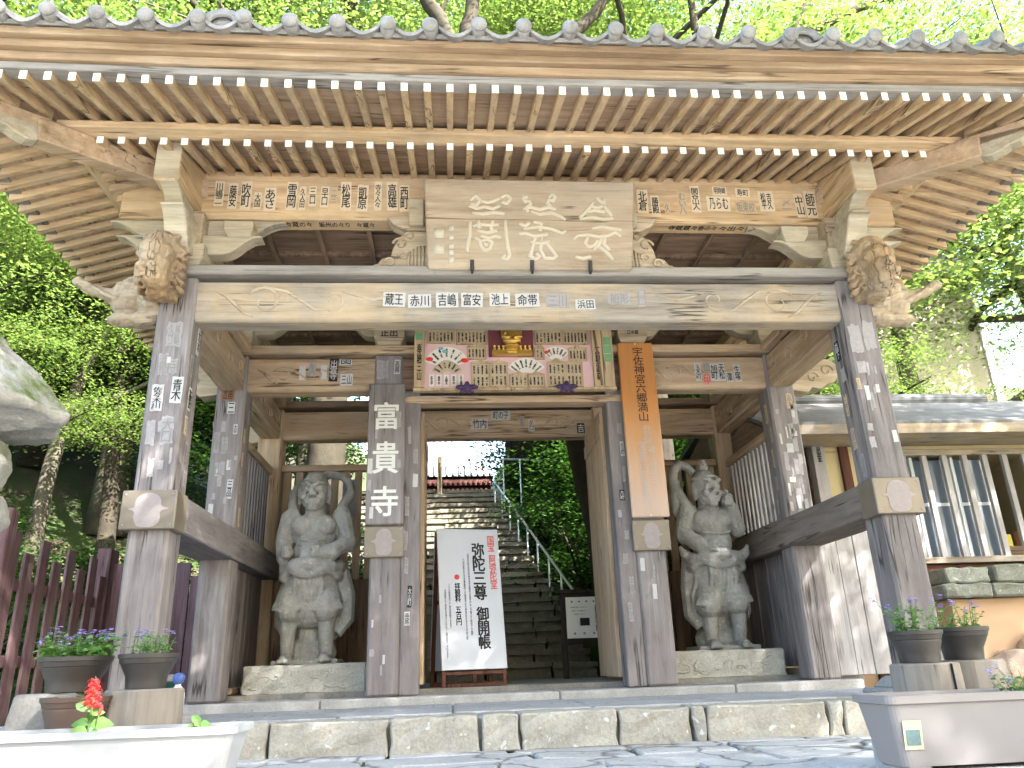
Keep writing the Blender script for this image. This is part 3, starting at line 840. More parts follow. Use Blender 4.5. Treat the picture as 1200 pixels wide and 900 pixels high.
# tiled roof -------------------------------------------------------------
roof_me = MB()
def slope(o):                       # height of the roof skin at outward distance o
    t = (1.80 - o) / 3.6
    return 4.60 + 2.0 * t + .45 * t * t
for k in range(4):
    f, half = side_frame(k)
    rows = []
    ts = [1.80 - 3.62 * j / 10 for j in range(11)]
    for j, o in enumerate(ts):
        h = half + o if k in (0, 3) else max(half + o, .01)
        rows.append([f(q * h, o, slope(o) + lift(q, 1) * (1 - j / 10)) for q in [-1 + 2 * i / 16 for i in range(17)]])
    v = [p for r_ in rows for p in r_]
    roof_me.add(v, [(j * 17 + i, j * 17 + i + 1, (j + 1) * 17 + i + 1, (j + 1) * 17 + i) for j in range(10) for i in range(16)])
roof = obj('roof', roof_me, M['tile'], gate)
sol = roof.modifiers.new('solid', 'SOLIDIFY'); sol.thickness = .03; sol.offset = -1
obj('ridge', MB().b2((-1.35, YC - .16, 6.98), (1.35, YC + .16, 7.42)), M['tile'], roof, .03)
TG = .335
for k in (0, 1, 2):
    f, half = side_frame(k)
    n = int((half + 1.75) / TG)
    ph = -.13 if k == 0 else 0
    for i in range(-n, n + 1):
        s = i * TG + ph
        if abs(s) > half + 1.72: continue
        L = lift(s, half + 1.8)
        jz = rs.uniform(-.012, .012); js = rs.uniform(-.02, .02)
        mb = MB()
        top = max(-1.7, abs(s) - half)
        oo = [1.87] + [1.80 - (1.80 - top) * j / 8 for j in range(9)]
        pts = [f(s + js * max(0, 1 - j / 3), o, slope(min(o, 1.8)) + .028 + L * max(0, 1 - j / 8) + jz) for j, o in enumerate(oo)]
        mb.tube(pts, [.056] + [.058] * 9, 10)
        if k == 0: mb.ell(pts[0], (.060, .034, .060), 0, 14, 9)
        obj('round_tile', mb, M['tile'], roof, smooth=True)
        # pan tile lip hanging between two round tiles
        mb = MB(); m_ = 9
        a = []
        for j in range(m_):
            q = j / (m_ - 1); dz = -.075 * math.sin(math.pi * q)
            for (o, z) in ((1.84, 0), (1.84, .034), (1.5, .15), (1.5, .12)):
                a.append(f(s + .045 + (TG - .09) * q, o, slope(1.8) + z + .012 + dz + L))
        mb.add(a, [(j * 4 + c_, j * 4 + (c_ + 1) % 4, (j + 1) * 4 + (c_ + 1) % 4, (j + 1) * 4 + c_) for j in range(m_ - 1) for c_ in range(4)])
        obj('pan_tile', mb, M['tile'], roof, smooth=False)
# crescent end tiles of the descending ridges
for x in (-2.30, 2.01):
    mb = MB()
    for r0 in (.155, .125, .095):
        mb.tube([(x + r0 * math.cos(t), -1.80 - (.16 - r0) * .3, 4.63 + r0 * .78 * math.sin(t)) for t in [math.pi * j / 14 for j in range(15)]], .018, 6)
    mb.prism([(x + .155 * math.cos(t), 4.63 + .115 * math.sin(t)) for t in [math.pi * j / 12 for j in range(13)]], lambda p, k: (p[0], -1.76 - .04 * k, p[1]))
    mb.tube([(x, -1.79, 4.68), (x, -1.2, 4.99), (x, -.3, 5.55)], [.09, .10, .11], 8)
    obj('ridge_end_tile', mb, M['tile'], roof, smooth=True)

# paper slips pasted all over the woodwork --------------------------------
PURLIN = [(-2.798, 4.411, 0.084, 0.275, '川嶋二', 0),(-2.673, 4.385, 0.084, 0.284, '藤安', 0),(-2.555, 4.396, 0.1, 0.312, '吹町', 0),(-2.447, 4.342, 0.069, 0.183, '大国', 0),(-2.335, 4.357, 0.108, 0.257, 'あさ', 0),(-2.141, 4.393, 0.098, 0.314, '雪岡', 0),(-2.042, 4.371, 0.062, 0.258, '久人田', 0),(-1.951, 4.395, 0.07, 0.222, '三口', 0),(-1.84, 4.388, 0.078, 0.231, '早口', 0),(-1.757, 4.417, 0.07, 0.223, '一二三', 1),(-1.646, 4.4, 0.099, 0.316, '松尾', 0),(-1.492, 4.379, 0.102, 0.297, '凱原', 0),(-1.351, 4.404, 0.071, 0.317, '寺々人々', 0),(-1.219, 4.406, 0.103, 0.327, '高雄', 0),(-1.105, 4.384, 0.095, 0.298, '西町', 0),(1.164, 4.383, 0.108, 0.268, '北倉', 0),(1.285, 4.337, 0.084, 0.229, '勝殿', 0),(1.399, 4.309, 0.067, 0.124, '久', 1),(1.552, 4.359, 0.092, 0.297, 'むい八', 1),(1.686, 4.413, 0.093, 0.308, '関谷山人', 0),(1.937, 4.511, 0.145, 0.097, '-明時崎', 0),(1.91, 4.364, 0.237, 0.163, '-乃らむ', 0),(2.165, 4.493, 0.146, 0.098, '-寿町', 0),(2.174, 4.329, 0.23, 0.144, '-坂東校', 1),(2.391, 4.399, 0.154, 0.233, '吉久|松平', 0),(2.583, 4.363, 0.129, 0.126, '〆一', 1),(2.719, 4.355, 0.086, 0.271, '中山', 0),(2.833, 4.367, 0.112, 0.311, '師元', 0)]
BEAM = [(-1.172, 3.274, 0.199, 0.14, '-蔵王', 3),(-0.952, 3.26, 0.208, 0.132, '-赤川', 3),(-0.711, 3.269, 0.202, 0.149, '-吉嶋', 3),(-0.494, 3.27, 0.195, 0.141, '-富安', 3),(-0.248, 3.276, 0.189, 0.134, '-池上', 3),(-0.004, 3.27, 0.22, 0.134, '-命帯', 3),(0.262, 3.26, 0.214, 0.143, '-三川', 4),(0.513, 3.229, 0.184, 0.101, '-浜田', 3),(0.825, 3.286, 0.217, 0.127, '-船形', 4),(1.028, 3.295, 0.078, 0.195, '口口', 4)]
ROWB = [(-2.278, 3.277, 0.072, 0.167, '', 3),(-2.175, 3.316, 0.091, 0.178, '久', 4),(-2.051, 3.286, 0.069, 0.168, '', 3),(-1.947, 3.309, 0.096, 0.277, '出雲寺', 5),(-1.819, 3.40, 0.129, 0.07, '-図', 3),(-1.806, 3.195, 0.136, 0.138, '-三山', 3),(2.084, 3.26, 0.074, 0.215, '玉木町', 3),(2.19, 3.321, 0.079, 0.144, '山', 4),(2.177, 3.178, 0.088, 0.143, '印', 6),(2.27, 3.259, 0.094, 0.216, '旭町', 3),(2.355, 3.263, 0.079, 0.226, '天松', 3),(2.439, 3.197, 0.075, 0.123, '澤', 3),(2.535, 3.247, 0.083, 0.216, '生塚', 3)]
ROWC = [(-0.307, 3.252, 0.225, 0.153, '-竹内', 3),(-0.022, 3.367, 0.261, 0.131, '-町の子', 3),(0.259, 3.281, 0.057, 0.166, '札', 4),(0.381, 3.22, 0.079, 0.165, '久口', 3),(1.041, 3.177, 0.103, 0.142, '吉', 5)]
LFS = [(-2.986, 2.93, 0.131, 0.249, '林崎|久口', 4),(-3.045, 2.662, 0.082, 0.211, '清松', 4),(-2.961, 2.646, 0.07, 0.151, '寺', 4),(-2.911, 2.437, 0.095, 0.236, '青木', 3),(-3.058, 2.372, 0.095, 0.234, '佐々木川', 3),(-2.95, 2.097, 0.112, 0.256, '大口', 4),(-3.076, 2.077, 0.075, 0.227, '', 4)]
RFS = [(2.925, 2.876, 0.118, 0.307, '', 4),(3.06, 2.909, 0.118, 0.3, '', 4),(2.93, 2.606, 0.10, 0.129, '', 4),(2.872, 2.45, 0.039, 0.112, '久山', 1),(2.899, 2.056, 0.053, 0.069, '', 4),(2.895, 1.92, 0.06, 0.105, '', 4)]
L2S = [(-3.03, 3.029, 0.141, 0.143, '吉田|寺山', 7),(-2.983, 2.877, 0.079, 0.132, '三', 3),(-3.097, 2.507, 0.06, 0.247, '久保寺', 4),(-3.016, 2.47, 0.069, 0.201, '上山', 4),(-2.92, 2.643, 0.043, 0.111, '大谷', 3),(-3.053, 2.218, 0.076, 0.161, '山', 4),(-2.925, 2.012, 0.059, 0.202, '三品', 3),(-3.043, 2.672, 0.052, 0.13, '', 4),(-2.955, 2.261, 0.043, 0.108, '', 3)]
R2S = [(3.071, 2.897, 0.078, 0.2, '高木', 1),(3.105, 2.747, 0.08, 0.257, '', 4),(3.035, 2.551, 0.068, 0.195, '山', 4),(2.994, 2.358, 0.077, 0.105, '', 3),(3.06, 2.147, 0.086, 0.189, '', 4),(2.966, 2.009, 0.066, 0.056, '', 3),(2.933, 2.216, 0.057, 0.227, '', 4),(3.014, 1.841, 0.075, 0.165, '', 4),(3.06, 2.406, 0.058, 0.192, '', 4)]
def slips(lst, y, par):
    for x, z, a, b, s, t in lst: slip(par, (x, y, z), *FX, a, b, s, t)
slips(PURLIN, -.001, purlin); slips(BEAM, -.121, beams['F']); slips(ROWB[:6], Y2 - .121, beams['2L']); slips(ROWB[6:], Y2 - .121, beams['2R'])
slips(ROWC, Y3 - .121, beams['3C']); slips(LFS, -S - .001, posts['LF']); slips(RFS, -S - .001, posts['RF'])
slips(L2S, Y2 - S - .001, posts['L2']); slips(R2S, Y2 - S - .001, posts['R2'])
slips([(-1.42, 3.30, .14, .23, '奉納|久山', 4), (-1.262, 3.33, .066, .17, '高義', 3)], Y2 - S - .001, posts['ML'])
# inner faces of the side posts and jamb strips: small worn slips
IN_L = ((0, 1, 0), (0, 0, 1)); IN_R = ((0, -1, 0), (0, 0, 1))
for key, x, y, rr in (('LF', -W + S + .001, 0, IN_L), ('L2', -W + S + .001, Y2, IN_L), ('RF', W - S - .001, 0, IN_R), ('R2', W - S - .001, Y2, IN_R)):
    z = 1.75
    while z < 3.0:
        t = rs.choice((1, 4, 5, 4)) if key[0] == 'R' else rs.choice((1, 4, 3))
        h_ = rs.uniform(.12, .26)
        slip(posts[key], (x, y + rs.uniform(-.07, .07), z), rr[0], rr[1], rs.uniform(.045, .08), h_, rs.choice(('久山', '三口', '吉野', '大木', '', '高田', '小林', '田中町', '森下', '松村')), t)
        z += h_ + rs.uniform(.02, .12)
for sx in (-1, 1):
    z = .7
    while z < 2.75:
        h_ = rs.uniform(.08, .24)
        slip(posts['ML' if sx < 0 else 'MR'], (sx * 1.105 + rs.uniform(-.05, .05), Y2 - .137, z), *FX, rs.uniform(.035, .06), h_, rs.choice(('', '', '吉田', '石川', '', '大山町', '寺尾', '木村', '中津', '高橋')), rs.choice((4, 4, 3, 5)))
        z += h_ + rs.uniform(.03, .14)
for key, x0, y, n_, zz in (('R2', W, Y2, 16, (1.7, 2.9)), ('L2', -W, Y2, 9, (1.65, 2.9)), ('RF', W, 0, 8, (1.7, 2.7)), ('LF', -W, 0, 6, (1.65, 3.0)), ('ML', -M2, Y2, 5, (.2, 1.2)), ('MR', M2, Y2, 4, (.2, 1.2))):
    for i in range(n_):
        slip(posts[key], (x0 + rs.uniform(-.11, .11), y - S - .0022, rs.uniform(*zz)), *FX, rs.uniform(.018, .05), rs.uniform(.05, .17), '', rs.choice((4, 4, 3)))
# writing on the undersides and on bearing blocks
for x, w_, s in ((-2.112, .30, '寺々蔵の々'), (-1.755, .28, '坂州の々り'), (-1.467, .16, '々蔵々'), (1.557, .28, '寺蔵蔵々'), (1.80, .18, '春の々'), (2.13, .42, '々出々山々')):
    mb = MB(); write(mb, s, (x, .09, 4.15), (1, 0, 0), (0, -1, 0), w_, .085, 0, .015, True)
    obj('brush_writing', mb, M['ink'], purlin)
mb = MB(); write(mb, '正出', (-M2, Y2 - .231, 3.70), *FX, .18, .09, 0, .02, True); obj('brush_writing', mb, M['ink'], gate)
mb = MB(); write(mb, '江中蔵', (M2, Y2 - .231, 3.70), *FX, .13, .05, 0, .015, True); obj('brush_writing', mb, M['ink'], gate)

# ================================================================== SETTING
def hfield(x, y):
    h = -.36
    d = max(0, y - 4.9)
    rise = .56 * d if d < 22 else .56 * 22 + .18 * (min(d, 90) - 22)
    if y > 10 and -11 < x < 5: rise = min(rise, 4.45 + max(0, y - 40) * .5) * 1.0 if -9 < x < 3 else rise - max(0, rise - 4.45) * (1 - (abs(x + 3) - 6) / 2) if abs(x + 3) < 8 else rise
    h += rise
    sx_ = max(0, -x - 5.6)
    if sx_ > 0: h += min(sx_, 30) * .45 * min(1, max(0, (y + 1) / 4))
    ox = max(0, x - 3.4)
    if ox > 0 and y > 2:            # flat yard of the office
        k = min(1, ox / 1.5) * min(1, max(0, (16 - y) / 6))
        h = h * (1 - k) + (-.36) * k
    h += .12 * mnoise.noise(Vector((x * .35, y * .35, 0))) * min(1, d + sx_)
    if y > 90: h = max(h, 0)
    return h
def axis_pts(lo, hi, fine, step):
    a = []; x = fine[0]
    while x <= fine[1]: a.append(x); x += step
    st = step; x = fine[1]
    while x < hi: st *= 1.35; x += st; a.append(x)
    st = step; x = fine[0]; b = []
    while x > lo: st *= 1.35; x -= st; b.append(x)
    return b[::-1] + a
xs = axis_pts(-600, 600, (-16, 16), .5); ys = axis_pts(-600, 600, (-10, 30), .5)
mb = MB()
mb.add([(x, y, hfield(x, y)) for y in ys for x in xs], [(j * len(xs) + i, j * len(xs) + i + 1, (j + 1) * len(xs) + i + 1, (j + 1) * len(xs) + i) for j in range(len(ys) - 1) for i in range(len(xs) - 1)])
struct('ground', mb, M['ground'], smooth=True)

def blob_block(mb, x0, x1, y0, y1, z0, z1, rnd, j=.02, nx=6, ny=2, nz=3):
    """rough-hewn block with a wobbling skin"""
    def P(i, k, l):
        p = Vector((x0 + (x1 - x0) * i / nx, y0 + (y1 - y0) * k / ny, z0 + (z1 - z0) * l / nz))
        q = Vector((rnd.uniform(-j, j), rnd.uniform(-j, j), rnd.uniform(-j, j) * .6))
        return p + q
    g = {(i, k, l): P(i, k, l) for i in range(nx + 1) for k in range(ny + 1) for l in range(nz + 1)}
    idx = {}; vs_ = []
    for key, p in g.items(): idx[key] = len(vs_); vs_.append(p)
    fs = []
    for i in range(nx):
        for l in range(nz):
            fs.append((idx[i, 0, l], idx[i + 1, 0, l], idx[i + 1, 0, l + 1], idx[i, 0, l + 1]))
            fs.append((idx[i, ny, l + 1], idx[i + 1, ny, l + 1], idx[i + 1, ny, l], idx[i, ny, l]))
    for i in range(nx):
        for k in range(ny):
            fs.append((idx[i, k, nz], idx[i + 1, k, nz], idx[i + 1, k + 1, nz], idx[i, k + 1, nz]))
            fs.append((idx[i, k + 1, 0], idx[i + 1, k + 1, 0], idx[i + 1, k, 0], idx[i, k, 0]))
    for k in range(ny):
        for l in range(nz):
            fs.append((idx[0, k + 1, l], idx[0, k, l], idx[0, k, l + 1], idx[0, k + 1, l + 1]))
            fs.append((idx[nx, k, l], idx[nx, k + 1, l], idx[nx, k + 1, l + 1], idx[nx, k, l + 1]))
    mb.add(vs_, fs)
rp = random.Random(11)
# lower paving: irregular flags
mb = MB()
y = -5.0
while y < -.34:
    h_ = rp.uniform(.42, .62); y1 = min(y + h_, -.30); x = -4.5 + rp.uniform(-.3, .3)
    while x < 4.5:
        wd = rp.uniform(.6, 1.25)
        sk = rp.uniform(-.09, .09)
        z = -.312 + rp.uniform(-.008, .008)
        pts = [(x + rp.uniform(.006, .025), y + .012), (x + wd * .5, y + rp.uniform(.0, .05)), (x + wd - rp.uniform(.006, .03), y + .012), (x + wd + sk - .012, y1 - .012), (x + wd * .5, y1 - rp.uniform(0, .05)), (x + sk * .6 + .012, y1 - .012)]
        mb.prism(pts, lambda p, k: (p[0], p[1], z + (-.06 if k == 0 else 0) + .012 * mnoise.noise(Vector((p[0] * 2, p[1] * 2, 0)))))
        x += wd
    y = y1
struct('paving', mb, M['paving'], bevel=.012)
struct('forecourt', MB().b2((-16, -34, -.5), (16, -5.25, -.328)), M['gravel'])  # out of view; pale gravel laid to bounce sunlight up under the eaves
struct('paving_bed', MB().b2((-4.9, -5.2, -.5), (4.9, -.2, -.335)), M['oldstep'])
# raised terrace with a riser of rough stones
mb = MB(); x = -2.9; cuts = [-2.75, -1.95, -1.13, -.50, -.22, .48, 1.02, 1.12, 2.02, 2.14, 2.72, 3.3]
for a, b in zip(cuts[:-1], cuts[1:]):
    blob_block(mb, a + .010, b - .010, -.36 + rp.uniform(-.02, .015), .0, -.33, -.085 + rp.uniform(-.006, .004), rp, .014, max(2, int((b - a) / .12)), 2, 3)
struct('stone_step', mb, M['riser'], bevel=.012)
struct('stone_step', MB().b2((-4.2, -.25, -.5), (3.6, 1.47, -.10)), M['terrace'], bevel=.01)
mb = MB(); x = -4.2
while x < 3.5:
    wd = rp.uniform(.7, 1.2); mb.b2((x + .006, -.02, -.11), (min(x + wd, 3.55) - .006, 1.46, -.078 + rp.uniform(-.005, .004))); x += wd
struct('terrace', mb, M['terrace'], bevel=.012)
mb = MB()
for a, b in ((-3.6, -1.9), (-1.893, .31), (.317, 2.0), (2.007, 3.28)):
    mb.b2((a, 1.47, -.14), (b, 2.0, -.002 + rp.uniform(-.003, .002)))
struct('threshold_stone', mb, M['granite'], bevel=.014)
struct('gate_floor', MB().b2((-3.5, 2.003, -.2), (3.5, 5.12, .048)), M['floor'])
# long stairs up the slope behind the gate
def stair_x(y): return 1.24 - .155 * (y - 5.2)
mb = MB()
NST = 24
for i in range(NST):
    y = 5.15 + i * .29; z1 = .10 + .17 * (i + 1); xr = stair_x(y) + .1
    x = xr - 3.9
    while x < xr - .05:
        wd = rp.uniform(.5, 1.1); b = min(x + wd, xr); dz = rp.uniform(-.016, .016); dy = rp.uniform(-.03, .02)
        blob_block(mb, x + .008, b - .008, y + dy - .025, y + .38, z1 - .075 + dz, z1 + dz, rp, .010, 4, 2, 1)
        blob_block(mb, x + .016, b - .016, y + dy + .035, y + .38, z1 - .24, z1 - .078 + dz, rp, .012, 4, 2, 2)
        x = b
struct('stone_stairs', mb, M['oldstep'])

# low stone blocks beside the lower step, carrying the pots
for sx, x0, x1, y1 in ((-1, -2.75, -1.93, -2.22), (1, 1.375, 2.6, -2.20)):
    mb = MB(); blob_block(mb, x0, x1, -2.84, y1, -.42, .030 if sx < 0 else .045, rp, .006, 8, 4, 3)
    o = obj('stone_block', mb, M['terrace'], None, .012)
    tag(o, 'low stone block under the ' + ('stacked pots left of the step' if sx < 0 else 'two dark pots on stumps'), 'stone block')

# ================================================================== BOARDS HUNG ON THE GATE
# name plaque
pl = thing('name_plaque', 'wide bleached wooden name plaque with pale carved seal script above the front beam', 'plaque', (0.04, -.215, 3.515))
pl.rotation_euler = (R(11), 0, 0); pl.scale = (1, 1, .90)
mb = MB(); mb.prism([(-.92, .02), (-.90, 0), (.88, 0), (.90, .01), (.955, .93), (-.95, .94)], lambda p, k: (p[0], .05 - .06 * k, p[1]))
pb = obj('board', mb, M['plaque'], pl, .012)
mb = MB(); mb.prism([(-.94, .535), (-.60, .520), (-.2, .518), (.93, .515), (.93, .509), (-.2, .513), (-.6, .513), (-.94, .517)][::-1], lambda p, k: (p[0], -.0095 - .003 * k, p[1]))
obj('split', mb, M['brown_x'], pb)
mb = MB()
def pq(X, Y): return (-.95 + (X - 75) * .001815, -.003, .94 - (Y - 60) * .00216)
SEAL = [ # three characters in an old seal hand, strokes as polylines
 [(300,165),(330,140),(350,165),(330,190),(300,180)], [(350,165),(385,175),(420,165),(450,150)], [(450,150),(480,135),(500,155),(480,180),(455,170)], [(290,190),(330,205),(370,195),(410,205),(450,190)], [(310,225),(360,230),(420,222),(470,228)],
 [(300,265),(298,330),(285,385),(280,405),(292,405)], [(470,255),(475,330),(482,385),(490,425),(478,445),(455,440),(470,425)], [(310,290),(350,280),(400,285),(440,280)], [(330,310),(380,320),(430,310)], [(350,335),(390,345),(420,335),(450,345)], [(320,345),(345,355),(350,385),(370,405),(395,395),(405,365),(380,350),(352,360)], [(365,370),(385,380)], [(340,260),(345,300)],[(410,262),(400,300),(415,320)],
 [(585,150),(570,140),(562,155),(575,170),(592,160)], [(592,160),(600,180),(575,200),(585,220)], [(690,150),(705,130),(722,145),(710,165),(690,155)], [(690,155),(680,175),(700,190)], [(560,205),(600,195),(640,205),(690,195),(725,205)], [(600,215),(640,230),(700,220),(745,240),(770,255)], [(540,275),(570,285),(590,270)], [(535,325),(570,320),(610,335),(680,325)], [(560,300),(640,290),(700,300),(750,320),(770,305)], [(620,335),(605,380),(590,430),(615,445),(635,430),(620,415)], [(650,340),(640,400),(660,440),(705,440),(715,420)], [(660,350),(690,390),(725,435)], [(610,265),(650,275),(640,310)], [(590,360),(640,370),(690,360)],
 [(930,140),(945,160),(970,175),(960,150)], [(915,165),(890,195),(860,225),(840,245)], [(965,180),(985,210),(1005,235)], [(870,215),(920,205),(970,215)], [(900,185),(930,195),(960,185)], [(840,250),(900,240),(960,250),(1010,245)], [(800,350),(830,330),(880,325),(930,335),(980,330),(1015,315),(1045,335)], [(880,335),(865,365),(880,385),(910,375),(925,350)], [(905,400),(940,360),(950,340)], [(930,380),(970,410),(1000,445)], [(900,295),(950,285),(1000,295),(1050,300)], [(810,430),(850,440),(890,430)], [(965,340),(955,370),(985,400)]]
for st_ in SEAL:
    pts = []
    for i in range(len(st_) - 1):
        a_, b_ = st_[i], st_[i + 1]
        for k in range(3): pts.append(pq(a_[0] + (b_[0] - a_[0]) * k / 3, a_[1] + (b_[1] - a_[1]) * k / 3))
    pts.append(pq(*st_[-1]))
    mb.tube(pts, [.017 + .006 * math.sin(3.1 * i / len(pts)) for i in range(len(pts))], 6)
for (X, Y) in ((148, 325), (148, 400)):
    x_, _, z_ = pq(X, Y); mb.b2((x_ - .045, -.016, z_ - .05), (x_ + .045, -.012, z_ + .05))
for Y in (300, 343, 385, 415, 450):
    x_, _, z_ = pq(207, Y); mb.b2((x_ - .024, -.015, z_ - .026), (x_ + .024, -.012, z_ + .026))
obj('carved_lettering', mb, M['ink_pale'], pb, smooth=True)
for x in (-.53, .0, .52):
    mb = MB(); mb.tube([(x, .02, .05), (x, -.03, .05), (x, -.035, -.01), (x, .0, -.03)], .012, 6); mb.b2((x - .018, -.018, -.01), (x + .018, -.012, .10))
    obj('iron_hook', mb, M['iron'], pl)

# board with the temple's name on the left centre post
nb = thing('name_board', 'grey upright board with three white brush characters on the left centre post', 'name board', (-1.36, 1.595, 1.607))
b = obj('board', MB().b2((-.19, -.035, 0), (.19, 0, 1.50)), M['grey_z'], nb, .01)
for ch, z, w_, h_ in (('富', 1.14, .245, .29), ('貴', .69, .25, .33), ('寺', .235, .26, .30)):
    mb = MB(); write(mb, ch, (.0, -.036, z), *FX, w_, h_, 0, .022); obj('brush_character', mb, M['ink_white'], b)
for x, z, a, c, s, t in ((.13, 1.10, .06, .20, '久山', 4), (-.155, .60, .05, .16, '', 3), (.14, .62, .04, .1, '', 4), (-.16, .40, .04, .12, '', 4), (-.13, .12, .04, .12, '', 3), (-.1, .95, .03, .14, '', 4)):
    slip(b, (x, -.0362, z), *FX, a, c, s, t)
# orange board on the right centre post
ob = thing('inscribed_board', 'tall orange board, bleached pink at the bottom, on the right centre post', 'inscribed board', (1.362, 1.59, 1.622))
b = obj('board', MB().b2((-.197, -.04, 0), (.197, 0, 1.947)), M['orange'], ob, .01)
mb = MB(); write(mb, '宇佐神宮六郷満山', (.02, -.041, 1.46), *FX, .115, .86, 0, .006, space=.95); obj('lettering', mb, M['ink'], b)
mb = MB(); write(mb, '寺霊場', (.04, -.041, .88), *FX, .09, .22, 0, .004); write(mb, '神仏習合', (.07, -.041, .56), *FX, .085, .42, 0, .006); write(mb, '蓮華山富貴寺', (-.03, -.041, .47), *FX, .09, .66, 0, .006)
obj('faded_lettering', mb, M['ink_grey'], b)
mb = MB()
for p in ((0, .02), (0, 1.93)): mb.ell((p[0], -.043, p[1]), (.009, .006, .009), 0, 8, 5)
obj('nail', mb, M['ink_white'], b)

# pink votive panel with a gilded Buddha
vp = thing('votive_panel', 'pink votive panel with fans, name frames and a gilded figure above the doorway', 'votive panel', (0, Y2 - .29, 3.0))
def pX(X): return -1.227 + X * .002063
def pZ(Y): return .995 - Y * .002156
mb = MB(); mb.b2((pX(75), 0, .0), (pX(1125), .05, 1.0)); back = obj('backing', mb, M['pink'], vp)
obj('frame_edge', MB().b2((pX(70), -.03, -.004), (pX(1128), .052, .02)), M['panelwood'], vp)
rv = random.Random(8)
KJ = '一二三山川田大中小木本林森石松竹梅東西南北上下天地人正平'
def kanji(n): return ''.join(rv.choice(KJ) for _ in range(n))
def nframe(x0, x1, y0, y1, rows=1, peak=True):
    a, b, z0, z1 = pX(x0), pX(x1), pZ(y1), pZ(y0)
    mb = MB(); t = .012
    mb.b2((a, -.008, z0), (b, -.0005, z1), 1)
    mb.b2((a - t, -.022, z0 - t), (a, 0, z1 + t)); mb.b2((b, -.022, z0 - t), (b + t, 0, z1 + t)); mb.b2((a, -.022, z0 - t), (b, 0, z0)); mb.b2((a, -.022, z1), (b, 0, z1 + t))
    if peak: mb.prism([(a - t, z1 + t), (b + t, z1 + t), ((a + b) / 2 + .03, z1 + .028), ((a + b) / 2, z1 + .055), ((a + b) / 2 - .03, z1 + .028)], lambda p, k: (p[0], -.018 * k, p[1]))
    n = max(2, int((b - a) / .036))
    for r_ in range(rows):
        zc = z0 + (z1 - z0) * (r_ + .5) / rows; hh = (z1 - z0) / rows
        for i in range(n):
            xc = a + (b - a) * (i + .5) / n
            mb.b2((xc - .012, -.011, zc - hh * .44), (xc + .012, -.0085, zc + hh * .44), 3)
            write(mb, kanji(3), (xc, -.0112, zc - .004), *FX, .019, hh * .74, 2, .05, off=.0015)
    obj('name_frame', mb, [M['panelwood'], M['slip'], M['ink'], M['slip']], vp)
for fr in ((148, 280, 140, 206, 1), (298, 452, 140, 212, 1), (714, 852, 142, 214, 1), (864, 992, 142, 214, 1), (354, 444, 232, 293, 1), (374, 460, 320, 446, 2), (470, 556, 320, 440, 2),
           (574, 660, 384, 442, 1), (668, 748, 384, 442, 1), (774, 860, 318, 442, 2), (872, 950, 318, 442, 2), (890, 978, 244, 304, 1), (712, 752, 240, 294, 1)): nframe(*fr)
def fan(cx, cy_, r, a0, a1, mat, n, ri=.35, extra=None):
    mb = MB(); C0 = Vector((pX(cx), 0, pZ(cy_))); pts = []
    for i in range(19):
        t = a0 + (a1 - a0) * i / 18; pts.append((r * math.cos(t), r * math.sin(t)))
    for i in range(9):
        t = a1 + (a0 - a1) * i / 8; pts.append((r * ri * math.cos(t), r * ri * math.sin(t)))
    mb.prism(pts, lambda p, k: (C0.x + p[0], -.006 - .006 * k, C0.z + p[1]))
    for i in range(n):
        t = a0 + (a1 - a0) * (i + .5) / n; d = Vector((math.cos(t), 0, math.sin(t))); rr = Vector((d.z, 0, -d.x))
        write(mb, kanji(3), C0 + d * r * .72 + Vector((0, -.0125, 0)), rr, d, .022, r * .40, 1, .05, off=.0015)
    if extra:
        for (t, q, s_, m_) in extra: mb.ell((C0.x + r * q * math.cos(t), -.014, C0.z + r * q * math.sin(t)), (s_, .004, s_ * .6), m_, 10, 5)
    obj('name_fan', mb, [M[mat], M['ink'], M['flower_r'], M['blue_p']], vp)
fan(243, 345, .25, R(18), R(162), 'fanwhite', 7, .4, ((R(25), .85, .045, 2), (R(150), .85, .04, 2), (R(95), .78, .035, 3), (R(105), .95, .03, 3)))
fan(245, 385, .17, R(20), R(160), 'slip', 6)
fan(658, 400, .235, R(32), R(148), 'fanwhite', 7, .3)
fan(818, 318, .19, R(38), R(142), 'fanwhite', 6, .3, ((R(128), .85, .03, 2),))
for cx, r in ((245, .10), (385, .09), (770, .10), (900, .12)): fan(cx, 118, r, R(10), R(170), 'fanwhite', 3, .2)
for i in range(5):
    xc = pX(165 + i * 38); mb = MB(); mb.b2((xc - .026, -.012, pZ(440)), (xc + .026, -.004, pZ(378)), 0); write(mb, kanji(3), (xc, -.0125, (pZ(440) + pZ(378)) / 2), *FX, .026, .10, 1, .04); obj('name_card', mb, [M['fanwhite'], M['ink']], vp)
for (x0, x1, txt, c2) in ((76, 128, '奉納三山', 'green_p'), (1012, 1062, '大願成就', None), (1066, 1120, '', 'green_p')):
    mb = MB(); a, b = pX(x0), pX(x1); mb.b2((a, -.075 if x0 < 200 else -.05, .02), (b, -.002, 1.0), 0)
    yy = -.076 if x0 < 200 else -.051
    if txt: write(mb, txt, ((a + b) / 2, yy, .30), *FX, .05, .42, 1, .02)
    if c2:
        for q in (.86, .74, .60) if x0 < 200 else (.55, .45, .35): mb.b2((a + .015, yy - .004, q - .045), (b - .015, yy, q + .045), 2)
    obj('side_board', mb, [M['panelwood'], M['ink'], M['green_p']], vp, .004)
obj('slanting_stick', MB().bar((pX(1015), -.06, .97), (pX(1050), -.06, .03), .022, .022), M['brown_z'], vp)
obj('alcove', MB().b2((pX(463), -.016, pZ(285)), (pX(700), -.002, 1.0)), M['maroon'], vp)
mb = MB(); cx = pX(585)
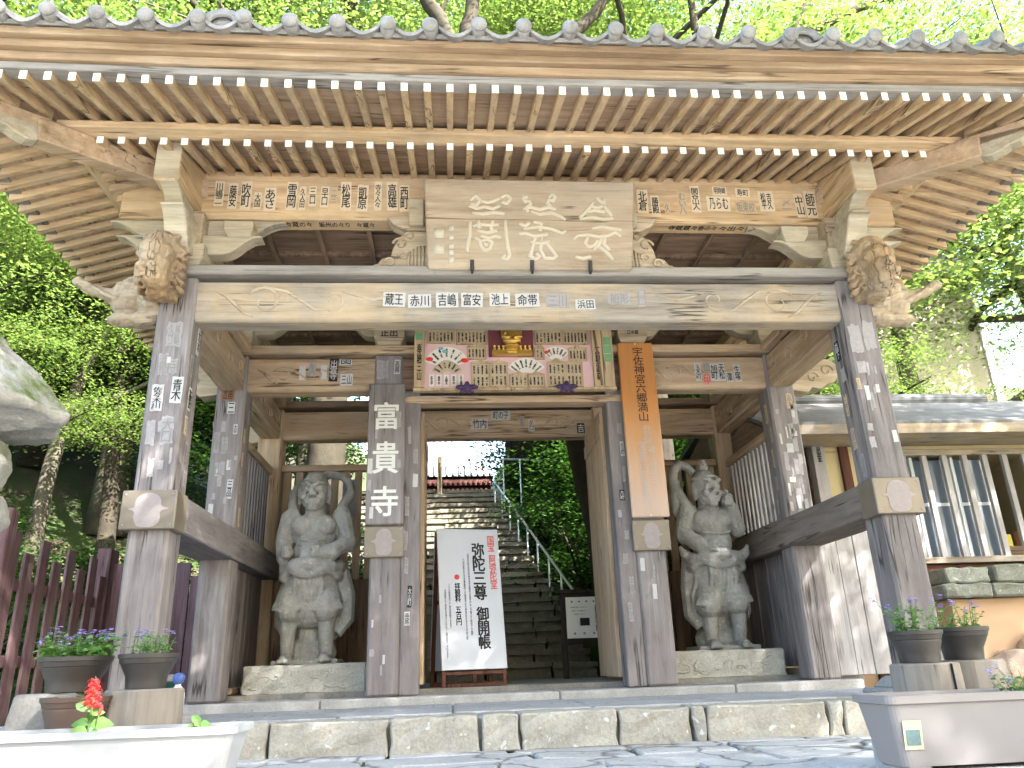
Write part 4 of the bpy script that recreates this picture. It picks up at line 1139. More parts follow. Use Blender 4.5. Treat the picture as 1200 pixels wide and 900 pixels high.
mb.ell((cx, -.06, pZ(185)), (.085, .04, .085)); mb.ell((cx, -.05, pZ(160)), (.12, .02, .15)); mb.ell((cx, -.075, pZ(125)), (.045, .045, .055)); mb.ell((cx, -.075, pZ(100)), (.02, .02, .03))
mb.ell((cx, -.07, pZ(210)), (.10, .05, .04)); mb.lathe([(.05, 0), (.10, .02), (.09, .04), (.05, .06)], (cx, -.06, pZ(255)), 14); mb.ell((cx, -.06, pZ(272)), (.11, .05, .03))
for q in (-1, 1): mb.tube([(cx + q * .075, -.07, pZ(165)), (cx + q * .10, -.085, pZ(190)), (cx + q * .02, -.11, pZ(195))], [.026, .024, .02], 7)
obj('gilded_figure', remesh(mb, 'gilded_figure', M['gold'], .007, 2), M['gold'], vp)
mb = MB(); mb.b2((pX(480), -.10, pZ(284)), (pX(690), -.016, pZ(262)))
for i in range(9): mb.lathe([(.012, 0), (.016, .02), (.008, .035), (.014, .05)], (pX(492 + i * 23), -.08, pZ(262)), 8)
obj('altar_shelf', mb, M['gold'], vp)
for x in (345, 853):
    mb = MB(); c0 = Vector((pX(x), -.17, -.03))
    mb.ell(c0, (.05, .04, .05))
    for q in (-1, 1):
        mb.ell(c0 + Vector((q * .065, 0, .01)), (.055, .03, .026)); mb.tube([c0, c0 + Vector((q * .05, -.01, -.04)), c0 + Vector((q * .075, 0, -.06))], [.025, .02, .01], 6)
    mb.tube([c0, c0 + Vector((0, .12, .05))], .012, 6); mb.ell(c0 + Vector((0, 0, .045)), (.025, .02, .03))
    obj('purple_rosette', mb, M['purple'], vp, smooth=True)

# ================================================================== STONE GUARDIANS
for sx, x0, x1, lab in ((-1, -2.75, -1.545, 'grey stone pedestal with wave carving under the bald guardian'), (1, 1.555, 2.76, 'grey stone pedestal with wave carving under the top-knotted guardian')):
    mb = MB(); blob_block(mb, x0, x1, 2.02, 3.25, .035, .315, rp, .010, 14, 10, 5)
    o = obj('stone_pedestal', mb, M['pedestal'], None, .02, smooth=False); tag(o, lab, 'pedestal')
    mb = MB()
    for i in range(11):
        cx = x0 + .08 + (x1 - x0 - .16) * (i + rp.uniform(.2, .8)) / 11; cz = rp.uniform(.10, .24); q = rp.uniform(.04, .09); ph = rp.uniform(0, 6.28); tn = rp.uniform(2.2, 4.6) * rp.choice((-1, 1))
        mb.tube([(cx + q * 1.4 * (1 - .7 * t) * math.cos(ph + tn * t), 2.020, cz + q * .7 * (1 - .6 * t) * math.sin(ph + tn * t)) for t in [k / 12 for k in range(13)]], [.011 * (1 - .6 * k / 12) for k in range(13)], 6)
    obj('wave_carving', mb, M['pedestal'], o, smooth=True)

def limb(mb, pts, rad, n=12): mb.tube(pts, rad, n); [mb.ell(p, (r, r, r), 0, 12, 8) for p, r in zip(pts, rad)]
def fist(mb, c, d=1):
    c = Vector(c); mb.ell(c, (.082, .07, .075))
    for i in range(4):
        q = -.048 + .032 * i
        mb.tube([c + Vector((-.05 * d, -.05, q)), c + Vector((.0, -.085, q)), c + Vector((.052 * d, -.055, q))], [.021, .022, .018], 7)
    mb.tube([c + Vector((.0, -.04, .06)), c + Vector((.03 * d, -.08, .05)), c + Vector((.05 * d, -.08, .02))], [.024, .022, .018], 7)
def head(mb, c, sc_, turn, knot, scowl):
    h = MB()
    h.ell((0, .015, .035), (.176, .172, .200)); h.ell((0, -.035, -.09), (.150, .14, .125)); h.ell((0, -.135, -.185), (.07, .05, .042))
    h.tube([(0, -.165, .06), (0, -.205, .0), (0, -.222, -.045)], [.028, .032, .036], 8); h.ell((0, -.222, -.058), (.038, .030, .026))
    for q in (-1, 1):
        h.ell((q * .076, -.163, .018), (.040, .030, .022))
        h.tube([(q * .022, -.195, .045 - .028 * scowl), (q * .075, -.198, .074), (q * .140, -.145, .062 + .02 * scowl)], [.024, .030, .016], 8)
        h.tube([(q * .035, -.185, -.012), (q * .08, -.178, -.016), (q * .125, -.145, -.002)], [.012, .015, .010], 8)
        h.ell((q * .186, .01, -.02), (.032, .05, .095)); h.ell((q * .180, .0, -.11), (.026, .03, .03)); h.ell((q * .100, -.140, -.070), (.055, .045, .045)); h.ell((q * .036, -.218, -.064), (.022, .022, .018))
        h.tube([(q * .045, -.21, -.07), (q * .085, -.175, -.105), (q * .085, -.16, -.15)], [.012, .015, .010], 7)
    h.tube([(-.078, -.158, -.128 - .028 * scowl), (-.03, -.186, -.112), (.03, -.186, -.112), (.078, -.158, -.128 - .028 * scowl)], [.012, .020, .020, .012], 8)
    h.tube([(-.062, -.160, -.158), (0, -.188, -.156), (.062, -.160, -.158)], [.013, .021, .013], 8)
    if knot:
        h.ell((0, .0, .25), (.07, .07, .06)); h.ell((0, 0, .31), (.045, .045, .04))
        h.tube([(.17 * math.cos(t), .17 * math.sin(t), .115) for t in [i * 6.283 / 20 for i in range(21)]], .020, 6)
    Mt = Matrix.Translation(c) @ Matrix.Rotation(turn, 4, 'Z') @ Matrix.Scale(sc_, 4)
    h.xf(Mt); mb.add(h.v, h.f)
def foot(mb, x, y, q):
    mb.ell((x, y - .06, .055), (.078, .15, .06)); mb.ell((x, y + .02, .09), (.07, .09, .09))
    for i in range(5):
        a = -.058 + .029 * i
        mb.ell((x + a + q * .01, y - .205 + .016 * abs(i - (1 if q > 0 else 3)), .034), (.017, .038, .026), 0, 8, 6)
def cloth(mb, cx, knees, sash_z):
    # tucked-up skirt: hips, puffed knees and folds
    mb.ell((cx, .02, sash_z - .22), (.36, .27, .30)); mb.ell((cx, .04, sash_z - .42), (.38, .25, .22))
    for kx, kz in knees:
        mb.ell((kx, -.07, kz), (.195, .20, .21)); mb.ell((kx, -.10, kz - .08), (.165, .165, .12))
        for i in range(4):
            r = .10 + .035 * i
            mb.tube([(kx + r * math.cos(t), -.20 - .05 * math.cos((t - 1.57) * .8) + .02 * i, kz - .10 + r * .85 * math.sin(t)) for t in [.2 + 2.74 * j / 10 for j in range(11)]], .021, 6)
    for i in range(1, 6):
        x = cx - .27 + .09 * i + .015 * math.sin(i * 2.3)
        mb.tube([(x * .9 + cx * .1, -.215, sash_z - .06), (x + .02, -.242, sash_z - .20), (cx + (x - cx) * 1.05, -.215, sash_z - .36)], [.022, .034, .016], 7)
    # side drapes falling to the calves
    for q in (-1, 1):
        mb.tube([(cx + q * .26, .06, sash_z - .10), (cx + q * .33, .06, sash_z - .35), (cx + q * .34, .08, sash_z - .58), (cx + q * .28, .10, sash_z - .74)], [.11, .12, .11, .05], 9)
        for j in range(3):
            mb.tube([(cx + q * (.30 + .03 * j), -.09 + .05 * j, sash_z - .20), (cx + q * (.375 + .02 * j), -.07 + .05 * j, sash_z - .42), (cx + q * (.355 - .01 * j), -.04 + .05 * j, sash_z - .66)], [.014, .026, .014], 6)
    # rolled sash
    n = 28
    mb.tube([(cx + .345 * math.cos(t), .02 + .27 * math.sin(t), sash_z + .022 * math.sin(3 * t)) for t in [i * 6.283 / n for i in range(n + 1)]], [.075 + .012 * math.sin(i * 2.1) for i in range(n + 1)], 10)
    mb.tube([(cx + .36 * math.cos(t), .02 + .29 * math.sin(t), sash_z - .075 + .03 * math.sin(5 * t)) for t in [i * 6.283 / n for i in range(n + 1)]], [.05 + .015 * math.sin(i * 1.7) for i in range(n + 1)], 8)
def guardian(kind):
    mb = MB()
    if kind == 'bald':
        lx, rx_ = -.295, .18
        knees = ((-.275, .61), (.175, .61)); sash = 1.0
        head(mb, (-.04, -.10, 1.82), 1.04, 0, False, .3)
        limb(mb, [(-.03, -.02, 1.48), (-.035, -.05, 1.66)], [.15, .13])
        mb.ell((-.03, .0, 1.40), (.315, .20, .22)); mb.ell((-.02, -.02, 1.16), (.275, .20, .24))
        for q in (-1, 1): mb.ell((-.03 + q * .14, -.135, 1.44), (.15, .085, .115))
        mb.ell((-.02, -.19, 1.14), (.17, .07, .13))
        for i in range(3): mb.tube([(-.03 + .17 * math.cos(t), -.165 - .05 * math.sin(t), 1.30 - .055 * i - .03 * math.sin(t)) for t in [3.14 * j / 8 for j in range(9)]], .014, 6)
        limb(mb, [(-.36, .0, 1.52), (-.43, .02, 1.28), (-.40, -.08, 1.10)], [.135, .115, .09]); fist(mb, (-.34, -.17, 1.15), 1)
        limb(mb, [(.31, .0, 1.54), (.40, -.03, 1.27), (.24, -.19, 1.15), (.10, -.24, 1.14)], [.14, .12, .095, .075]); fist(mb, (.035, -.25, 1.14), -1)
        cloth(mb, -.05, knees, sash)
        scarf = [(-.26, -.08, 1.52), (-.34, -.02, 1.68), (-.36, .06, 1.84), (-.28, .14, 1.96), (-.12, .19, 2.03), (.08, .20, 2.09), (.26, .17, 2.06), (.38, .12, 1.96), (.41, .06, 1.84), (.33, .0, 1.70), (.24, -.06, 1.56)]
        mb.tube(scarf, [.07] * 11, 10, flat=.75)
        mb.tube([(.30, .1, .95), (.38, .08, .70), (.40, .05, .45), (.30, .0, .30)], [.12, .13, .11, .06], 8)
        mb.tube([(-.32, .1, .90), (-.36, .08, .62), (-.32, .08, .36)], [.10, .11, .06], 8)
    else:
        lx, rx_ = -.155, .235
        knees = ((-.15, .53), (.205, .56)); sash = .99
        head(mb, (-.02, -.10, 1.775), 1.02, R(16), True, 1.0)
        limb(mb, [(.02, -.02, 1.44), (.0, -.05, 1.62)], [.15, .13])
        mb.ell((.03, .0, 1.40), (.30, .20, .21)); mb.ell((.03, -.02, 1.16), (.255, .19, .22))
        for q in (-1, 1): mb.ell((.03 + q * .13, -.13, 1.43), (.145, .085, .11))
        mb.tube([(.03 + .2 * math.cos(t), -.155 - .055 * math.sin(t), 1.28 - .03 * math.sin(t)) for t in [3.14 * j / 8 for j in range(9)]], .018, 6)
        for i in range(2): mb.tube([(.03 + .16 * math.cos(t), -.15 - .06 * math.sin(t), 1.21 - .07 * i - .03 * math.sin(t)) for t in [3.14 * j / 8 for j in range(9)]], .014, 6)
        mb.ell((.03, -.18, 1.12), (.15, .06, .11))
        limb(mb, [(-.29, .0, 1.50), (-.375, -.03, 1.27), (-.24, -.18, 1.14), (-.13, -.235, 1.10)], [.135, .115, .095, .08]); fist(mb, (-.085, -.25, 1.10), 1)
        limb(mb, [(.32, .0, 1.52), (.39, -.02, 1.33), (.31, -.13, 1.48), (.26, -.17, 1.58)], [.135, .11, .085, .07]); fist(mb, (.23, -.18, 1.62), -1)
        mb.tube([(.30, -.18, 1.30), (.25, -.20, 1.5), (.21, -.2, 1.74)], [.03, .04, .035], 8)
        cloth(mb, .02, knees, sash)
        for q, a in ((-1, -.33), (1, .37)): mb.tube([(a, -.05, 1.0), (a + q * .08, -.06, 1.05), (a + q * .12, -.04, 1.13)], [.075, .055, .02], 8)
        scarf = [(-.22, -.08, 1.50), (-.30, -.03, 1.62), (-.37, .04, 1.78), (-.41, .07, 1.93), (-.37, .09, 2.06), (-.28, .10, 2.12), (-.18, .10, 2.09), (-.10, .08, 2.0)]
        mb.tube(scarf, [.07] * 8, 10, flat=.8)
        mb.tube([(-.37, .06, 1.92), (-.41, .06, 1.72), (-.40, .05, 1.54), (-.30, .0, 1.42)], [.06, .065, .07, .06], 10)
        mb.tube([(-.30, .08, .95), (-.35, .06, .66), (-.36, .05, .38), (-.28, .0, .24)], [.11, .11, .10, .05], 8)
        mb.tube([(.30, .1, .90), (.34, .08, .62), (.31, .08, .40)], [.09, .10, .06], 8)
    for q, x, kn in ((-1, lx, knees[0]), (1, rx_, knees[1])):
        limb(mb, [(kn[0], -.07, kn[1] - .02), (x, -.06, .33), (x, -.03, .12)], [.13, .10, .082], 12)
        mb.ell((x, -.0, .34), (.095, .10, .14)); foot(mb, x, -.04, q)
    cx = (lx + rx_) / 2
    mb.ell((cx, .20, .26), (.20, .16, .36)); mb.ell((cx, .18, .12), (.34, .17, .18)); mb.box((cx, .12, .02), (.80, .56, .05))
    mb.xf(Matrix.Diagonal((.85, .95, 1, 1)))
    return remesh(mb, 'stone_guardian', M['statue'], .0098, 0, .0042, 22)
g1 = obj('stone_guardian', guardian('bald'), M['statue'], loc=(-2.175, 2.55, .318))
tag(g1, 'bald stone guardian statue with scarf arched behind its head and fist on belly', 'guardian statue', 'stone guardians in the gate')
g2 = obj('stone_guardian', guardian('knot'), M['statue'], loc=(2.29, 2.55, .318))
tag(g2, 'scowling top-knotted stone guardian statue with one hand raised to its shoulder', 'guardian statue', 'stone guardians in the gate')

# ================================================================== SIGNS IN THE DOORWAY
sg = thing('standing_sign', 'white a-frame standing sign with black and red lettering inside the gateway', 'standing sign', (-.50, 2.30, .05), R(13))
tilt = R(9.5)
Mt = Matrix.Translation((0, -.19, 0)) @ Matrix.Rotation(-tilt, 4, 'X')
def sgobj(name, mb, mats, par, bev=0):
    mb.xf(Mt); return obj(name, mb, mats, par, bev)
bd = sgobj('front_board', MB().b2((-.345, -.028, .16), (.345, 0, 1.64)), M['signwhite'], sg, .004)
t = MB(); yy = -.029; r_, u_ = FX
write(t, '国宝|阿弥陀堂'.split('|')[0], (.255, yy, 1.475), *FX, .075, .175, 1, .014); write(t, '阿弥陀堂', (.262, yy, 1.16), *FX, .075, .37, 1, .014)
T_ = t; t = MB(); sgobj('red_heading', T_, [M['ink'], M['ink_red']], bd)
write(t, '弥陀三尊', (.105, yy, 1.17), *FX, .135, .62, 0, .03, space=.9); write(t, '御開帳', (.115, yy, .57), *FX, .13, .43, 0, .03, space=.9)
sgobj('main_lettering', t, [M['ink']], bd); t = MB()
write(t, '拝観料', (-.145, yy, .94), *FX, .058, .205, 0, .025); write(t, '五百円', (-.145, yy, .695), *FX, .058, .19, 0, .02)
t.prism([(-.145 + .028 * math.cos(i * .393), 1.105 + .028 * math.sin(i * .393)) for i in range(16)], lambda p, k: (p[0], yy - .003 * k, p[1]), 1)
sgobj('fee_lettering', t, [M['ink'], M['ink_red']], bd); t = MB()
write(t, '国東半島の阿弥陀堂は平安時代の建立にて今春より特別に公開', (-.012, yy, .93), *FX, .022, .86, 0, .0); write(t, '九州最古の木造建築で六郷満山の歴史を伝える文化財', (-.065, yy, .88), *FX, .02, .86, 0, .0)
write(t, '三十日間堂内にて特別拝観できます', (-.235, yy, .80), *FX, .02, .46, 0, .0); write(t, '混雑時は入堂をお待ちいただく場合がございます', (-.28, yy, .62), *FX, .02, .70, 0, .0)
sgobj('small_print', t, [M['ink']], bd)
f = MB()
for x in (-.32, .32): f.b2((x - .02, .001, .0), (x + .02, .035, 1.62))
f.b2((-.30, .002, .0), (.30, .034, .035)); f.b2((-.30, .002, .115), (.30, .034, .15)); f.b2((-.018, .002, .035), (.018, .034, .115)); f.b2((-.30, .002, 1.58), (.30, .034, 1.62))
sgobj('front_frame', f, M['redwood'], sg, .004)
Mt = Matrix.Translation((0, .42, 0)) @ Matrix.Rotation(R(9.5), 4, 'X')
f = MB()
for x in (-.32, .32): f.b2((x - .02, -.035, .0), (x + .02, -.001, 1.62))
f.b2((-.30, -.034, .0), (.30, -.002, .04)); f.b2((-.30, -.034, .85), (.30, -.002, .89))
sgobj('rear_frame', f, M['redwood'], sg, .004)
sgobj('rear_board', MB().b2((-.345, 0, .16), (.345, .028, 1.64)), M['signwhite'], sg, .004)

nbx = thing('notice_board', 'small dark framed notice board with a white sheet beside the stairs', 'notice board', (1.09, 4.6, .05))
mb = MB()
for x in (-.27, .27): mb.b2((x - .035, -.03, 0), (x + .035, .03, 1.10))
obj('leg', mb, M['darkframe'], nbx, .006)
obj('roof_cap', MB().b2((-.36, -.07, 1.085), (.36, .07, 1.135)), M['darkframe'], nbx, .008)
obj('frame', MB().b2((-.235, -.02, .42), (.235, .015, 1.08)), M['darkframe'], nbx, .006)
sh = obj('sheet', MB().b2((-.235, -.028, .50), (.235, -.021, 1.035)), M['white'], nbx)
t = MB()
for i in range(4): t.ell((-.15 + .10 * i, -.029, .975), (.012, .002, .012), 0, 8, 4)
write(t, '富貴寺境内のご案内', (.17, -.0285, .75), *FX, .022, .34, 0, .02)
for i, s_ in enumerate(('拝観時間のお知らせ', '堂内での撮影は', 'ご遠慮ください')): write(t, s_, (-.06, -.0285, .90 - .045 * i), *FX, .22 - .03 * i, .018, 0, 0, True)
t.b2((-.05, -.0295, .66), (.08, -.0285, .76), 0)
for i, s_ in enumerate(('東', '西', '南')): write(t, s_, (-.13 + .13 * i, -.0285, .56), *FX, .03, .03, 0, .02)
obj('printed_text', t, [M['ink']], sh)

# handrail beside the stairs
hr = thing('handrail', 'galvanised pipe handrail climbing beside the mossy stairs', 'handrail', (1.2, 5.9, .5))
def HR(t): return Vector((-.90 * t, 5.1 * t, .78 + 2.92 * t - .03))
mb = MB(); mb.tube([HR(-.06) + Vector((0, 0, -.12)), HR(-.03), HR(0), HR(.5), HR(1.0), HR(1.03) + Vector((0, .02, -.1))], .022, 8); obj('rail', mb, M['steel'], hr, smooth=True)
for i in range(9):
    p = HR(i / 8.0); obj('rail_post', MB().tube([p, p + Vector((0, 0, -.95))], .019, 8), M['steel'], hr, smooth=True)
hr2 = thing('handrail', 'short level pipe barrier at the head of the stairs', 'handrail', (.85, 11.6, 3.9))
mb = MB(); mb.tube([(-.35, 0, .95), (.75, .1, .93)], .028, 8); obj('rail', mb, M['steel'], hr2)
for x in (-.3, .1): obj('rail_post', MB().tube([(x, 0, .95), (x, 0, -.5)], .02, 8), M['steel'], hr2)
mk = thing('marker_post', 'weathered square wooden post with writing at the top of the stairs', 'marker post', (-.95, 11.6, 3.8))
o = obj('shaft', MB().b2((-.055, -.055, 0), (.055, .055, 1.12)), M['panelwood'], mk, .008)
t = MB(); write(t, '史跡富貴寺境内', (0, -.057, .6), *FX, .06, .75, 0, .01); obj('lettering', t, M['ink'], o)

# ================================================================== BUILDINGS
hall = thing('temple_hall', 'distant temple hall with a sunlit tiled pyramid roof and red eaves above the stairs', 'temple hall', (-1.50, 28.5, 4.1))
mb = MB(); h = 2.62; z0, z1 = 3.72, 6.75
n = 12; rows = []
for j in range(n + 1):
    t = j / n; r = h * (1 - t) + .18 * t; z = z0 + (z1 - z0) * (t * 1.12 - .12 * t * t)
    rows.append([(-r, -r, z), (r, -r, z), (r, r, z), (-r, r, z)])
mb.add([p for r_ in rows for p in r_], [(j * 4 + k, j * 4 + (k + 1) % 4, (j + 1) * 4 + (k + 1) % 4, (j + 1) * 4 + k) for j in range(n) for k in range(4)] + [(n * 4, n * 4 + 1, n * 4 + 2, n * 4 + 3)])
hr_ = obj('roof', mb, M['tile_sun'], hall)
mb = MB()
for i in range(20):
    x = -h + .13 + i * .262
    top = 1 - abs(x) / h
    pts = []
    for j in range(7):
        t = top * j / 6 * .97; r = h * (1 - t) + .18 * t
        pts.append((x, -r - .02, z0 + .03 + (z1 - z0) * (t * 1.12 - .12 * t * t)))
    mb.tube(pts, .055, 6)
obj('tile_ridges', mb, M['tile_sun'], hr_, smooth=True)
mb = MB(); mb.b2((-2.5, -2.5, 3.36), (2.5, 2.5, 3.66)); mb.b2((-2.3, -2.3, 3.0), (2.3, 2.3, 3.358))
for i in range(24): mb.b2((-2.45 + i * .213 - .045, -2.60, 3.42), (-2.45 + i * .213 + .045, -2.45, 3.54)); mb.b2((-2.3 + i * .2 - .04, -2.42, 3.12), (-2.3 + i * .2 + .04, -2.28, 3.23))
obj('eave', mb, M['hallred'], hall)
obj('wall', MB().b2((-2.0, -2.0, -.1), (2.0, 2.0, 3.0)), M['redwood'], hall)
obj('finial', MB().lathe([(.45, 0), (.45, .25), (.2, .3), (.28, .55), (.05, .95)], (0, 0, 6.7), 12), M['tile_sun'], hall)

off = thing('temple_office', 'low temple office with dark shingled roof and a barred window beside the gate', 'office', (3.9, 3.0, 0))
def ob2(name, a, b, m, par=None, bev=.006): return obj(name, MB().b2(a, b), M[m], par or off, bev)
X1 = 6.5
ob2('wall', (.06, .0, -.4), (X1, 3.6, 1.22), 'peach'); ob2('wall', (.06, .0, 2.665), (X1, 3.6, 3.0), 'ochre')
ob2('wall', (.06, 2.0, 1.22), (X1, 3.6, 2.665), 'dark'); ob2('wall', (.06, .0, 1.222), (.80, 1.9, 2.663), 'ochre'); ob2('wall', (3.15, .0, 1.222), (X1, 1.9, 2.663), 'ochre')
ob2('corner_post', (-.02, -.06, -.4), (.14, .10, 3.0), 'pale_z')
ob2('corner_post', (.34, -.05, -.4), (.46, .02, 2.80), 'redwood')
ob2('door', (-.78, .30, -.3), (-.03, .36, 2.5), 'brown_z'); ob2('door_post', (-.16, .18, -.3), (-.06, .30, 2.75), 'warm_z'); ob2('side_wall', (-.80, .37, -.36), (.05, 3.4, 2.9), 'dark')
win = ob2('window_frame', (.78, -.07, 2.585), (3.22, .05, 2.66), 'beam_x')
ob2('window_frame', (.70, -.11, 1.225), (3.3, .05, 1.30), 'beam_x', win); ob2('window_frame', (3.16, -.06, 1.302), (3.24, .05, 2.583), 'brown_z', win)
for i in range(9):
    x = .90 + i * .272
    ob2('bar', (x - .036, -.055, 1.30), (x + .036, .0, 2.586), 'pale_z', win, .004)
for i, x in enumerate((1.0, 1.55, 2.1)):
    sh_ = ob2('sash', (x - .22, .06, 1.31), (x + .22, .075, 2.55), 'glass', win)
    mb = MB(); mb.b2((x - .25, .05, 1.302), (x - .21, .10, 2.58)); mb.b2((x + .21, .05, 1.302), (x + .25, .10, 2.58)); mb.b2((x - .21, .052, 1.95), (x + .21, .098, 1.99))
    obj('sash_frame', mb, M['frame_al'], sh_)
ob2('curtain', (.82, .14, 1.32), (1.10, .16, 2.55), 'frame_al', win); ob2('curtain', (1.3, .14, 1.32), (1.42, .16, 2.55), 'paper3', win); ob2('curtain', (1.68, .14, 1.32), (1.86, .16, 2.55), 'paper3', win)
ob2('counter', (.8, .2, 1.30), (3.1, .7, 1.45), 'brown_x', win)
for i in range(5): ob2('paper_box', (1.5 + i * .30, .22, 1.452), (1.66 + i * .30, .36, 1.60 + .05 * (i % 3)), ('paper3', 'blue_p', 'paper7', 'flower_y', 'paper6')[i], win, .004)
ob2('skirting', (.12, -.045, 1.05), (X1, -.003, 1.215), 'redwood')
rf = MB(); zE, zR = 2.88, 3.66; yE, yR = -.62, 1.0
rf.prism([(yE, zE), (yR, zR), (yR + 2.6, zE + .35), (yR + 2.6, zE + .27), (yR, zR - .08), (yE, zE - .05)][::-1], lambda p, k: (-.85 if k == 0 else X1 + .4, p[0], p[1]))
rfo = obj('roof', rf, M['shingle'], off, .004)
obj('ridge', MB().tube([(-.95, yR - .02, zR + .0), (3.2, yR - .02, zR + .0), (3.22, yR - .02, zR + .0)], .11, 12), M['shingle'], rfo, smooth=True)
ob2('fascia', (-.85, yE - .03, zE - .165), (X1 + .4, yE + .03, zE - .045), 'beam_x'); ob2('soffit', (-.8, yE + .05, zE - .16), (X1, -.01, zE - .10), 'beam_x')
mb = MB(); mb.prism([(yE + .05, zE - .16), (yE + .05, zE - .05), (yR, zR - .10), (yR + 1.6, zE + .25), (yR + 1.6, zE - .16)][::-1], lambda p, k: (-.84 + .05 * k, p[0], p[1])); obj('gable', mb, M['brown_y'], off)
mb = MB(); t_ = MB(); write(mb, '出金', (-.02 + .08, -.062, 2.62), *FX, .055, .20, 0, .02); obj('lettering', mb, M['ink'], off)
# stone topped wall in front of the office window
fw = thing('stone_wall', 'peach plastered wall with lichen covered stone slabs on top and pale rocks below', 'wall', (4.75, 2.15, -.36))
obj('plaster', MB().b2((.05, .06, 0), (4.6, .40, 1.12)), M['peach'], fw, .01)
mb = MB(); x = -.1
while x < 4.6:
    wd = rp.uniform(.45, .8)
    blob_block(mb, x, x + wd - .015, -.12, .48, 1.125, 1.27 + rp.uniform(-.01, .01), rp, .02, 5, 3, 2); blob_block(mb, x + .1, x + wd + .05, -.04, .44, 1.285, 1.46 + rp.uniform(-.02, .02), rp, .02, 5, 3, 2); x += wd
obj('capstone', mb, M['slab'], fw, .02)
mb = MB()
for (x, y, z, r) in ((.55, -.1, .30, .36), (1.05, -.05, .45, .42), (1.5, -.1, .25, .40), (.95, -.3, .10, .32), (.25, -.12, .12, .22), (1.9, -.1, .45, .4)):
    mb.ell((x, y, z), (r, r * .7, r * .8), 0, 12, 8)
rk = remesh(mb, 'rock', M['rock'], .05, 1, .05, 4); obj('rock', rk, M['rock'], fw)
bg = thing('storehouse', 'large plain beige building behind the trees on the right', 'building', (9.4, 11.0, -.3))
obj('wall', MB().b2((-1.2, 0, 0), (3.55, 6, 9.6)), M['beige'], bg, .02)
obj('roof', MB().prism([(-1.6, 9.6), (3.9, 9.6), (1.2, 11.2)], lambda p, k: (p[0], 6.4 - 6.8 * k, p[1])), M['tile'], bg)
obj('corner_trim', MB().b2((3.42, -.05, 0), (3.60, .3, 9.6)), M['frame_al'], bg)

# ================================================================== FENCE, LANTERN
fn = thing('picket_fence', 'maroon wooden picket fence left of the gate with sunlit greenery behind', 'fence', (-4.47, .6, -.33))
def fence_run(a, b, n, tall):
    a = Vector(a); b = Vector(b); d = (b - a); L = d.length; d.normalize(); ang = math.atan2(d.y, d.x)
    Mz = Matrix.Rotation(ang, 4, 'Z')
    for z in (.74, 1.37):
        obj('rail', MB().bar(a + Vector((0, 0, z)), b + Vector((0, 0, z)), .05, .10), M['redfence'], fn, .006)
    for i in range(n):
        p = a + (b - a) * (i + .5) / n + Vector((d.y, -d.x, 0)) * .04
        h_ = tall + (.16 if i % 2 == 0 else 0)
        obj('picket', MB().box(p + Vector((0, 0, .10 + h_ / 2)), (.175, .026, h_), 0, Mz.to_3x3()), M['redfence'], fn, .004)
    for p in (a, b):
        obj('post', MB().box(p + Vector((0, 0, .98)), (.15, .15, 1.98), 0, Mz.to_3x3()), M['redfence'], fn, .01)
fence_run((.0, .0, 0), (-.14, 2.4, 0), 8, 1.55)
fence_run((-.14, 2.5, 0), (1.16, 2.55, 0), 7, 1.55)
ln = thing('stone_lantern', 'mossy stone lantern with a broad flared cap at the left edge', 'stone lantern', (-3.74, -1.72, -.33))
mb = MB(); n = 6
prof = [(.12, 2.74), (.30, 2.57), (.50, 2.37), (.70, 2.16), (.765, 2.095), (.74, 2.05), (.42, 1.985), (.30, 1.97)]
mb.lathe([(r, z) for r, z in prof[::-1]], (0, 0, 0), 7)
mb.xf(Matrix.Rotation(.12, 4, 'Z'))
def rough(mb, d, s, seed):
    mb.v = [tuple(Vector(p) + Vector((mnoise.noise(Vector(p) * s + Vector((seed, 0, 0))), mnoise.noise(Vector(p) * s + Vector((0, seed, 5))), .6 * mnoise.noise(Vector(p) * s + Vector((7, 3, seed))))) * d) for p in mb.v]; return mb
obj('cap', remesh(rough(mb, .045, 2.6, 1), 'cap', M['lantern'], .016, 0, .020, 6), M['lantern'], ln)
mb = MB(); mb.ell((.0, 0, 2.74), (.14, .14, .17)); obj('finial', rough(mb, .02, 6, 2), M['lantern'], ln, smooth=True)
mb = MB().lathe([(.30, 1.62), (.42, 1.66), (.47, 1.78), (.42, 1.92), (.30, 1.99)], (0, 0, 0), 12); obj('light_box', remesh(rough(mb, .03, 5, 3), 'light_box', M['lantern'], .02, 1, .008, 12), M['lantern'], ln)
mb = MB().lathe([(.20, 1.24), (.42, 1.34), (.52, 1.46), (.46, 1.60), (.3, 1.63)], (0, 0, 0), 12); obj('platform', remesh(rough(mb, .03, 5, 4), 'platform', M['lantern'], .02, 1, .008, 12), M['lantern'], ln)
mb = MB().lathe([(.40, 0), (.38, .16), (.19, .24), (.17, .9), (.20, 1.27)], (0, 0, 0), 14); obj('pillar', rough(mb, .015, 5, 5), M['lantern'], ln, smooth=True)

